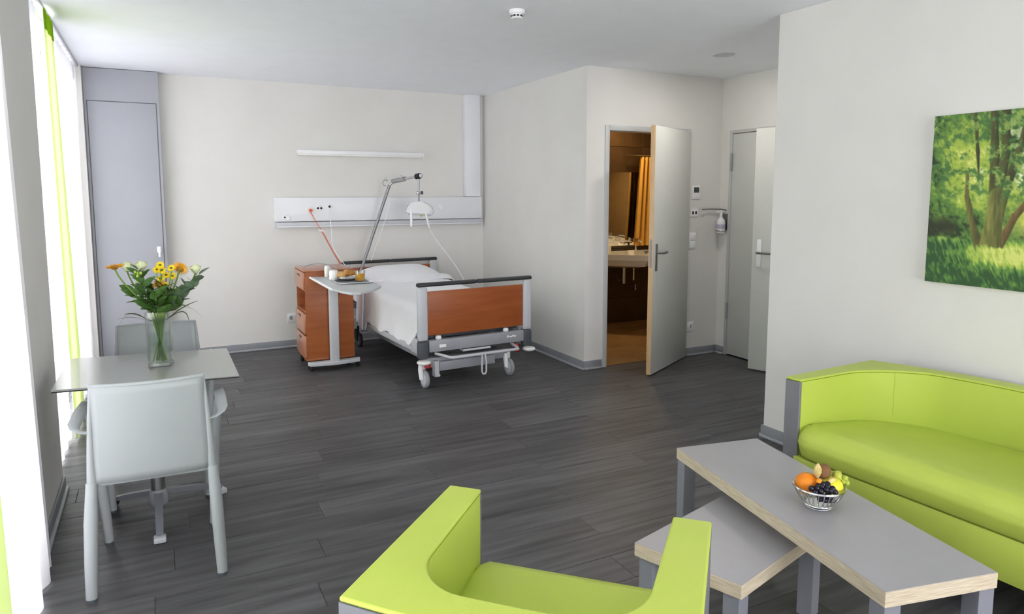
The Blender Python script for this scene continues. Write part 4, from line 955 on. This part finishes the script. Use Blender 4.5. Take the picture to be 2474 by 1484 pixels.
# ------------------------------------------------------------------ fruit bowl
BC = Vector((2.048, 1.612, cz))
bw_ = thing('fruit_bowl', 'round chrome wire fruit bowl on the long coffee table', 'bowl', tuple(BC))
def bowlr(z): return .036+.049*math.sqrt(max(0, (z-.012)/.062))
part('rim', G().tube([(.086*math.cos(2*PI*i/40), .086*math.sin(2*PI*i/40), .076) for i in range(40)], .0042, 8, True), 'chrome', bw_)
part('lower_ring', G().tube([(bowlr(.016)*math.cos(2*PI*i/32), bowlr(.016)*math.sin(2*PI*i/32), .014) for i in range(32)], .003, 6, True), 'chrome', bw_)
part('base_ring', G().lathe([(.034, 0), (.044, 0), (.046, .004), (.040, .012), (.034, .012)], 28), 'chrome', bw_)
part('bowl_floor', G().lathe([(0, .010), (.04, .010), (.046, .014), (.04, .0135), (0, .0125)], 28), 'chrome', bw_)
rib = None
for i in range(28):
    a = 2*PI*i/28
    if rib is None:
        rib = part('wire_rib', G().tube([(bowlr(z), 0, z) for z in (.014, .020, .030, .045, .060, .074)], .0019, 5), 'chrome', bw_)
    else: linked('wire_rib', rib, bw_, (0, 0, 0), (0, 0, a))
def at(dx, dy, dz): return BC+RT*dx+Vector((FW.x, FW.y, 0)).normalized()*dy+Vector((0, 0, dz+.012))
orr = .040
oo = thing('orange', 'large orange at the left of the fruit bowl', 'orange', tuple(at(-.038, .012, .068)))
part('peel', G().sph((0, 0, 0), (orr, orr, orr*.95), 26, 18), 'orange', oo, 80)
part('navel', G().lathe([(0, -.001), (.004, 0), (.003, .0015), (0, .002)], 8, (.0, .0, orr*.95)), 'stemg', oo)
ki = thing('kiwi_fruit', 'brown kiwi on top of the fruit', 'kiwi', tuple(at(.018, .012, .112)), .4)
part('skin', G().sph((0, 0, 0), (.032, .026, .026), 22, 14), 'kiwi', ki, 80)
part('stem_end', G().lathe([(0, 0), (.005, 0), (.004, .002), (0, .003)], 10, (-.0325, 0, 0), 'X'), 'dark_edge', ki)
le = thing('yellow_apple', 'yellow apple at the right of the fruit bowl', 'apple', tuple(at(.040, -.010, .066)))
part('skin', G().sph((0, 0, 0), (.038, .038, .034), 24, 16, lambda p: 1-.12*max(0, abs(p.z)-.8)/.2), 'lemon', le, 80)
part('stalk', G().tube([(0, 0, .026), (.002, 0, .034), (.005, 0, .040)], .0012, 6), 'kiwi', le)
gb = thing('grape_bunch', 'bunch of black grapes spilling over the front of the bowl', 'grapes', tuple(at(-.005, -.05, .05)))
gm = None; rr = random.Random(3)
gp = [(-.048, -.048, .075), (-.038, -.058, .066), (-.030, -.052, .078), (-.020, -.060, .070), (-.012, -.050, .082), (-.002, -.060, .076), (.006, -.052, .084), (.012, -.062, .072), (.022, -.056, .077), (.028, -.062, .068), (-.026, -.062, .056), (-.014, -.064, .052), (.0, -.066, .056), (.012, -.064, .050), (-.020, -.056, .040), (-.004, -.060, .038), (.010, -.056, .036), (-.006, -.044, .088), (.010, -.042, .088), (-.022, -.042, .082)]
for i, p in enumerate(gp):
    l = at(*p)-at(-.005, -.05, .05)
    if gm is None: gm = part('grape', G().sph((0, 0, 0), .0104, 14, 10), 'grape', gb, 80); gm.location = l
    else: linked('grape', gm, gb, l)
part('stalk', G().tube([at(-.02, -.045, .085)-at(-.005, -.05, .05), at(0, -.035, .098)-at(-.005, -.05, .05), at(.012, -.03, .10)-at(-.005, -.05, .05)], .0016, 6), 'stemg', gb)
def husk(c, d, L, r, m):
    q = Vector(d).normalized().to_track_quat('Z', 'Y'); g = G()
    for k in range(5):
        a0 = 2*PI*k/5
        g.grid(lambda u, v: Vector(c)+q @ Vector((math.cos(a0+(u-.5)*1.25)*r*math.sin(PI*min(1, .12+v*.85))*(.9+.2*v), math.sin(a0+(u-.5)*1.25)*r*math.sin(PI*min(1, .12+v*.85))*(.9+.2*v), L*v-.1*L*(2*u-1)**2*v)), 4, 5)
    return g
p = at(-.012, -.008, .098); h = thing('physalis', 'physalis with upright papery husk beside the kiwi', 'physalis', tuple(p)); part('husk', husk(p, (-.1, -.1, 1), .056, .014, 'husk'), 'husk', h, 60, world=True)
part('berry', G().sph(at(-.016, -.034, .094), .0105, 14, 10), 'berry', h, 80, world=True)
p = at(.012, -.03, .088); h = thing('physalis', 'physalis with flattened pale husk lying under the kiwi', 'physalis', tuple(p)); part('husk', husk(p, (1, -.1, .12), .045, .011, 'husk'), 'husk', h, 60, world=True); part('berry', G().sph(p+Vector((.01, 0, .002)), .008, 12, 8), 'berry', h, 80, world=True)
p = at(.058, .012, .085); h = thing('physalis', 'green physalis husk leaning on the right rim of the bowl', 'physalis', tuple(p)); part('husk', husk(p, (.6, -.1, .5), .036, .018, 'husk'), 'husk_g', h, 60, world=True); part('berry', G().sph(p+Vector((.008, 0, .008)), .009, 12, 8), 'ggrape', h, 80, world=True)
gw = thing('green_grapes', 'few green grapes hanging over the right rim of the bowl', 'grapes', tuple(at(.085, .0, .08)))
g1 = part('grape', G().sph((0, 0, 0), (.009, .009, .011), 12, 8), 'ggrape', gw, 80)
for dx, dy, dz in ((.014, 0, -.006), (.004, -.004, .012), (-.006, .008, .008)): linked('grape', g1, gw, RT*dx+Vector((0, dy, dz)))

# ================================================================== canvas picture
import numpy as np
PX, PY0, PZ0, PWD, PHT = XR-.030, 2.117, 1.124, 1.12, .803
pic = thing('canvas_picture', 'unframed canvas print of a sunlit willow tree above the sofa', 'picture', (XR, PY0-PWD/2, PZ0))
part('stretcher', G().b2((PX+.0006, PY0-PWD, PZ0), (XR-.002, PY0, PZ0+PHT)), 'canvas_edge', pic, 0, world=True)
NU, NV = 420, 300
rs = np.random.RandomState(4)
def vnoise(fx, fy, A, B, oct_=4, seed=0):
    r_ = np.random.RandomState(seed); out = np.zeros_like(A); amp = 1.; tot = 0
    for o in range(oct_):
        gx, gy = A*fx*2**o, B*fy*2**o; tab = r_.rand(512)
        ix, iy = np.floor(gx).astype(int), np.floor(gy).astype(int); u, v = gx-ix, gy-iy; u = u*u*(3-2*u); v = v*v*(3-2*v)
        H = lambda a, b: tab[(a*73+b*151+(a*b)*7) % 512]
        out += amp*((H(ix, iy)*(1-u)+H(ix+1, iy)*u)*(1-v)+(H(ix, iy+1)*(1-u)+H(ix+1, iy+1)*u)*v); tot += amp; amp *= .6
    return out/tot
U, V = np.meshgrid(np.linspace(0, 1, NU+1), np.linspace(0, 1, NV+1), indexing='ij'); A = U*PWD; B = V*PHT
def sst(x, a, b): t = np.clip((x-a)/(b-a), 0, 1); return t*t*(3-2*t)
def mixc(c, c2, k): return c*(1-k[..., None])+np.array(c2, float)/255*k[..., None]
col = np.zeros((NU+1, NV+1, 3)); n1 = vnoise(14, 16, A, B, 5, 1); n2 = vnoise(60, 50, A+B*.4, B, 3, 2); n3 = vnoise(6, 6, A, B, 3, 3)
glow = np.exp(-(((A-.19)/.16)**2+((B-.55)/.22)**2)) + .9*np.exp(-(((A-.52)/.16)**2+((B-.36)/.16)**2)) + .35*np.exp(-(((A-.85)/.2)**2+((B-.5)/.25)**2))
lum = np.clip(.22+.62*glow+.75*(n1-.5)+.55*(n2-.5), 0, 1)
col[:] = np.array((38, 58, 28))/255
col = mixc(col, (92, 132, 58), sst(lum, .12, .42)); col = mixc(col, (168, 190, 74), sst(lum, .40, .72)); col = mixc(col, (222, 226, 128), sst(lum, .70, 1.0))
col = mixc(col, (58, 104, 60), sst(n3, .55, .75)*sst(.3-np.abs(A-.30), .12, .25)*.8)
# pale sky gaps
for (ca_, cb_, ra, rb) in ((.335, .73, .022, .06), (.40, .66, .03, .09), (.405, .50, .03, .05), (.275, .60, .012, .05), (.23, .50, .012, .07)):
    k = np.exp(-(((A-ca_)/ra)**2+((B-cb_)/rb)**2))*sst(n2, .35, .6); col = mixc(col, (232, 236, 200), np.clip(k*1.3, 0, 1))
# dark thicket at the left, sunny meadow behind
k = sst(.34-B+.06*(n1-.5), .0, .07)*sst(B, .20, .27)*sst(.17-A+.08*(n1-.5), 0, .06); col = mixc(col, (44, 48, 30), k*.9)
k = np.exp(-(((A-.50)/.10)**2+((B-.31)/.07)**2)); col = mixc(col, (236, 220, 110), np.clip(k*1.1, 0, 1))
# grass
gl = .225+.02*(n1-.5); gk = sst(gl-B, -.008, .012)
gc = np.zeros_like(col); gc[:] = np.array((46, 84, 44))/255
sun = np.clip(np.exp(-(((A-.36)/.17)**2+((B-.155)/.055)**2))*1.2+.5*np.exp(-(((A-.1)/.1)**2+((B-.225)/.02)**2))+.9*np.exp(-(((A-.75)/.3)**2+((B-.15)/.07)**2)), 0, 1)
blades = vnoise(110, 34, A+.35*B, B, 3, 6)
gv = np.clip(.15+.75*sun+.9*(blades-.5)+.3*(n1-.5), 0, 1)
gc = mixc(gc, (96, 140, 62), sst(gv, .15, .45)); gc = mixc(gc, (172, 196, 84), sst(gv, .42, .75)); gc = mixc(gc, (214, 222, 120), sst(gv, .75, 1))
col = col*(1-gk[..., None])+gc*gk[..., None]
def trunk(pts, c1, c2, seed):
    global col
    bark = vnoise(90, 14, A, B, 3, seed)
    for (a0, b0, w0), (a1, b1, w1) in zip(pts[:-1], pts[1:]):
        da, db = a1-a0, b1-b0; t = np.clip(((A-a0)*da+(B-b0)*db)/(da*da+db*db), 0, 1)
        d = np.hypot(A-(a0+da*t), B-(b0+db*t)); ww = w0+(w1-w0)*t+.006*(n1-.5)
        k = sst(ww-d, -.002, .003); shade = np.clip(bark+.35*((A-(a0+da*t))/np.maximum(ww, 1e-3))*-1, 0, 1)
        c = np.array(c1)/255*(1-shade[..., None])+np.array(c2)/255*shade[..., None]; col[:] = col*(1-k[..., None])+c*k[..., None]
dk, md_ = (44, 48, 26), (96, 98, 48)
trunk([(.30, .40, .030), (.285, .60, .020), (.268, .81, .014)], dk, md_, 11)
trunk([(.305, .42, .030), (.33, .60, .018), (.318, .81, .020)], dk, md_, 12)
trunk([(.33, .42, .022), (.385, .62, .016), (.43, .81, .020)], dk, md_, 13)
trunk([(.225, .47, .003), (.21, .62, .008), (.185, .81, .010)], dk, md_, 14)
trunk([(.245, .18, .020), (.205, .30, .016), (.175, .42, .011), (.17, .52, .007)], (70, 66, 36), (128, 124, 62), 15)
trunk([(.325, .18, .018), (.385, .33, .016), (.45, .42, .014), (.52, .56, .012)], (74, 62, 36), (138, 112, 62), 16)
trunk([(.285, .13, .062), (.292, .21, .046), (.298, .30, .038), (.312, .42, .042)], (66, 70, 34), (140, 142, 72), 17)
trunk([(.78, .18, .04), (.80, .5, .03), (.78, .81, .03)], dk, md_, 18)
gk2 = sst(.192+.03*(blades-.5)+.02*(n2-.5)-B, -.006, .010); col = col*(1-gk2[..., None])+gc*gk2[..., None]
# leaf clusters hanging in front of the trunks
k = sst(vnoise(26, 30, A, B, 4, 21), .50, .60)*sst(B+.1*(n1-.5), .38, .46); lc = np.zeros_like(col); lc[:] = np.array((70, 112, 58))/255; lc = mixc(lc, (150, 176, 84), sst(n2, .4, .7)); col = col*(1-k[..., None]*.85)+lc*k[..., None]*.85
col = np.clip(col, 0, 1); colL = np.where(col <= .04045, col/12.92, ((col+.055)/1.055)**2.4)
vs = np.stack([np.full_like(A, 0), -A, B], -1).reshape(-1, 3)
idx = np.arange((NU+1)*(NV+1)).reshape(NU+1, NV+1)
fs = np.stack([idx[:-1, :-1], idx[:-1, 1:], idx[1:, 1:], idx[1:, :-1]], -1).reshape(-1, 4)
pm = bpy.data.meshes.new('canvas_print'); pm.from_pydata(vs.tolist(), [], fs.tolist())
at_ = pm.color_attributes.new('print', 'FLOAT_COLOR', 'POINT'); at_.data.foreach_set('color', np.concatenate([colL.reshape(-1, 3), np.ones(((NU+1)*(NV+1), 1))], 1).astype(np.float32).ravel())
pmat = bpy.data.materials.new('canvas_print'); pmat.use_nodes = True; nt = pmat.node_tree; vc = nt.nodes.new('ShaderNodeVertexColor'); vc.layer_name = 'print'
nt.links.new(vc.outputs['Color'], nt.nodes['Principled BSDF'].inputs['Base Color']); nt.nodes['Principled BSDF'].inputs['Roughness'].default_value = .6
pm.materials.append(pmat); po = bpy.data.objects.new('canvas_print', pm); C.objects.link(po); po.parent = pic; po.location = (PX-XR, PY0-(PY0-PWD/2), 0)
po['label'] = 'printed willow tree photograph'

# ================================================================== ceiling and wall fittings
sd = thing('smoke_detector', 'round white smoke detector on the ceiling', 'smoke detector', (1.956, 3.76, ZC))
part('mount', G().lathe([(0, -.022), (.044, -.022), (.046, -.018), (.046, 0), (0, 0)], 32), 'white', sd)
part('sensor_cage', G().lathe([(0, -.05), (.030, -.05), (.034, -.046), (.034, -.022), (0, -.022)], 32), 'white', sd)
for i in range(10):
    a = 2*PI*i/10; part('vent_slot', G().box((math.cos(a)*.0335, math.sin(a)*.0335, -.035), (.003, .015, .010), 0, Matrix.Rotation(a, 3, 'Z')), 'dark_edge', sd, 0)
dl = thing('downlight', 'recessed round downlight in the corridor ceiling', 'lamp', (3.99, 4.19, ZC))
part('trim_ring', G().lathe([(.055, 0), (.085, 0), (.085, -.006), (.078, -.009), (.055, -.004)], 32), 'lgrey', dl)
part('diffuser', G().lathe([(0, 0), (.056, 0), (.056, -.003), (0, -.003)], 32), 'downglow', dl)
sp = bpy.data.lights.new('downlight_light', 'AREA'); sp.shape = 'DISK'; sp.size = .1; sp.energy = 6.; sp.color = (1, .95, .88); so = bpy.data.objects.new('downlight_light', sp); C.objects.link(so); so.location = (3.99, 4.19, ZC-.01)
WY = YW
o, bx = outlet('thermostat', 'small white room thermostat with grey display beside the bathroom door', (4.537, WY, 1.562), '-y', sw=True, w_=.10, h_=.125); o['category'] = 'thermostat'
part('display', bx(-.028, .034, -.002, .048, .009, .0105, .001), 'screen', o, 0, world=True, label='grey display'); part('button', bx(-.02, .02, -.045, -.03, .009, .011, .001), 'white', o, world=True)
o, bx = outlet('data_socket', 'white double data socket under the thermostat', (4.524, WY, 1.372), '-y', w_=.098, h_=.075)
for dx in (-.018, .018): part('port', bx(dx-.011, dx+.009, -.014, .014, .009, .0105, .001), 'hole', o, 0, world=True)
o, bx = outlet('light_switch', 'white double light switch between socket and door', (4.51, WY, 1.108), '-y', sw=True, w_=.085, h_=.15)
for dz in (-.036, .036): part('rocker', bx(-.03, .03, dz-.03, dz+.03, .009, .013, .002), 'white', o, world=True)
o, bx = outlet('wall_socket', 'white wall socket low beside the open bathroom door', (4.512, WY, .287), '-y', w_=.088, h_=.088)
part('socket_inset', G().lathe([(0, 0), (.022, 0), (.022, .003), (.016, .003), (0, .001)], 18, (4.512, WY-.0125, .287), 'Y'), 'white', o, world=True); part('earth_clip', bx(-.004, .006, -.016, .016, .009, .014, .001), 'gap', o, world=True)
hd = thing('dispenser_bracket', 'steel wall bracket with elbow lever beside the entrance door', 'bracket', (XE, 5.0, 1.27))
part('back_plate', G().b2((XE-.008, 4.962, 1.21), (XE-.001, 5.03, 1.36), .002), 'nickel', hd, world=True)
part('elbow_lever', G().tube([(XE-.02, 4.97, 1.395), (XE-.02, 5.03, 1.402), (XE-.15, 5.045, 1.405)], .006, 8).tube([(XE-.15, 5.045, 1.405), (XE-.26, 5.03, 1.402)], .006, 8), 'nickel', hd, world=True)
part('bottle_ring', G().tube([(XE-.06+.05*math.cos(2*PI*i/20), 4.985+.05*math.sin(2*PI*i/20), 1.20) for i in range(20)], .004, 6, True), 'nickel', hd, world=True)
sb = thing('sanitizer_bottle', 'clear hand sanitizer bottle hanging in the wall bracket', 'bottle', (XE-.065, 4.985, 1.175))
part('bottle', G().lathe([(0, 0), (.036, 0), (.040, .006), (.040, .10), (.034, .125), (.014, .15), (.013, .17), (0, .17)], 20), 'panel', sb)
part('gel', G().lathe([(0, .003), (.036, .004), (.037, .08), (0, .08)], 20), 'panel', sb); part('label', G().lathe([(.0405, .045), (.0412, .046), (.0412, .085), (.0405, .086)], 20), 'violet', sb)
part('pump_head', G().cyl((0, 0, .17), (0, 0, .205), .012, n=12).b2((-.055, -.008, .198), (.012, .008, .212), .003), 'white', sb)

# ================================================================== bathroom contents
bl_ = thing('bathroom_ceiling_lamp', 'warm round ceiling lamp inside the bathroom', 'lamp', (4.65, 6.40, ZC))
part('lamp_base', G().lathe([(0, 0), (.12, 0), (.12, -.02), (0, -.02)], 28), 'white', bl_); part('lamp_shade', G().lathe([(0, -.02), (.11, -.02), (.10, -.05), (.06, -.07), (0, -.075)], 28), 'bathlamp', bl_)
l = bpy.data.lights.new('bathroom_light', 'AREA'); l.shape = 'DISK'; l.size = .22; l.energy = 12; l.color = (1, .72, .38); lo = bpy.data.objects.new('bathroom_light', l); C.objects.link(lo); lo.location = (4.65, 6.40, ZC-.085); lo.parent = None
BZ = .875
wb = thing('wash_basin', 'angular white wash basin seen through the bathroom doorway', 'wash basin', (4.85, 6.78, .65))
def cpt(x, y, z=BZ): return pz(x, y, z)
top = [(4.22, 6.772), (4.24, 6.62), (4.36, 6.43)] + [(cpt(1521, 617).x, cpt(1521, 617).y), (cpt(1566, 618).x, cpt(1566, 618).y), (5.25, 6.33), (5.38, 6.5), (5.40, 6.772)]
ctr = Vector((4.82, 6.62, 0))
def ringp(k, z): return [Vector((ctr.x+(x-ctr.x)*k, 6.772-(6.772-(ctr.y+(y-ctr.y)*k)) if y < 6.78 else 6.772, z)) for x, y in top]
g = G(); rgs = [ringp(.62, BZ-.16), ringp(.88, BZ-.13), ringp(.99, BZ-.06), ringp(1., BZ), ringp(.86, BZ-.004), ringp(.7, BZ-.09), ringp(.3, BZ-.11)]; n = len(top); g.v = [v for r_ in rgs for v in r_]
for i in range(len(rgs)-1):
    for j in range(n): g.f.append((i*n+j, i*n+(j+1) % n, (i+1)*n+(j+1) % n, (i+1)*n+j))
g.f += [tuple(range(n)), tuple(range((len(rgs)-1)*n, len(rgs)*n))]
part('basin', g, 'white_gloss', wb, 30, world=True)
part('drain_trap', G().cyl((4.86, 6.62, .50), (4.86, 6.62, .74), .022, n=14).tube([(4.86, 6.62, .52), (4.86, 6.70, .50), (4.86, 6.765, .55)], .016, 10), 'chrome', wb, world=True)
part('overflow_pipe', G().cyl((5.0, 6.62, .53), (5.0, 6.62, .74), .014, n=12), 'chrome', wb, world=True)
for i, x in enumerate((4.70, 5.12)):
    part('stop_valve', G().cyl((x, 6.77, .40), (x, 6.735, .40), .014, n=12).cyl((x, 6.74, .40), (x, 6.74, .46), .009, n=10), 'chrome', wb, world=True)
part('tap', G().tube([(5.10, 6.72, BZ), (5.10, 6.72, BZ+.11), (5.09, 6.66, BZ+.135), (5.07, 6.58, BZ+.11)], .014, 10).b2((5.085, 6.70, BZ+.11), (5.115, 6.76, BZ+.14), .004), 'chrome', wb, world=True)
mi = solo('wall_mirror', G().b2((4.30, 6.776, .93), (5.30, 6.786, 1.80), .001), 'mirror', 'large wall mirror above the bathroom wash basin', 'mirror', (4.8, 6.78, .93), 0, world=True)
sh_ = thing('glass_shelf', 'small white shelf with folded towels above the basin', 'shelf', (4.62, 6.70, .90))
part('board', G().b2((4.40, 6.64, .985), (4.98, 6.774, .997), .002), 'white_gloss', sh_, world=True)
for x in (4.45, 4.93): part('shelf_bracket', G().b2((x-.006, 6.70, .955), (x+.006, 6.774, .985), .001), 'chrome', sh_, world=True)
for i, (x, nm, lb) in enumerate(((4.62, 'drinking_glass', 'upturned clear glass at the left of the bathroom shelf'), (4.82, 'drinking_glass', 'upturned clear glass at the right of the bathroom shelf'))):
    solo(nm, G().lathe([(.026, 0), (.028, 0), (.024, .07), (0, .072), (0, .069), (.022, .067), (.026, 0)], 18), 'tumbler', lb, 'glass', (x, 6.70, .9975), 0, 'glasses on the bathroom shelf')
ti = pz(1500, 609, BZ+.004)
tb_ = solo('tissue_box', G().box((0, 0, .045), (.15, .10, .09), .006), 'white', 'white tissue box standing on the wash basin', 'box', (4.53, 6.56, BZ+.001), .3)
part('tissue', G().sph((0, 0, .095), (.03, .012, .022), 10, 8, wob), 'linen', tb_, 60)
solo('soap_cup', G().lathe([(0, 0), (.030, 0), (.034, .004), (.036, .075), (.032, .075), (.030, .008), (0, .008)], 20), 'white_gloss', 'small white cup at the left of the wash basin', 'cup', (4.40, 6.60, BZ+.001))
sdz = thing('soap_dispenser', 'pump soap dispenser hanging on the wall left of the mirror', 'dispenser', (4.40, 6.72, 1.10))
part('bottle', G().lathe([(0, 0), (.034, 0), (.038, .01), (.040, .10), (.032, .14), (.016, .165), (.015, .18), (0, .18)], 20), 'white_gloss', sdz)
part('pump_head', G().cyl((0, 0, .18), (0, 0, .22), .010, n=12).tube([(0, 0, .222), (.0, -.045, .228), (.0, -.06, .215)], .008, 8), 'white', sdz)
part('wall_clip', G().b2((-.03, .035, .02), (.03, .06, .12), .003), 'chrome', sdz)
sc0, sc1 = py(1547, 405, 6.70), py(1531, 602, 6.70)
def scur(u, v):
    x0 = sc0.x+(sc1.x-sc0.x)*v; x = x0+(5.38-x0)*u; k = u*4.6
    return Vector((x, 6.70+.026*math.sin(2*PI*k)*(.7+.3*v), 1.98-1.05*v))
solo('reflected_curtain', G().grid(scur, 70, 10), 'gold', 'golden shower curtain reflection, built as a sheet in front of the mirror', 'curtain', (5.2, 6.70, .93), 0, smooth=70, world=True)  # hanging sheet stands in for the shower curtain reflected in the mirror
solo('curtain_rod', G().cyl((4.92, 6.70, 2.0), (BX1-.002, 6.70, 2.0), .010, n=12), 'chrome', 'chrome rod carrying the golden sheet of the curtain reflection', 'curtain rod', (5.3, 6.66, 2.02), 0, world=True)
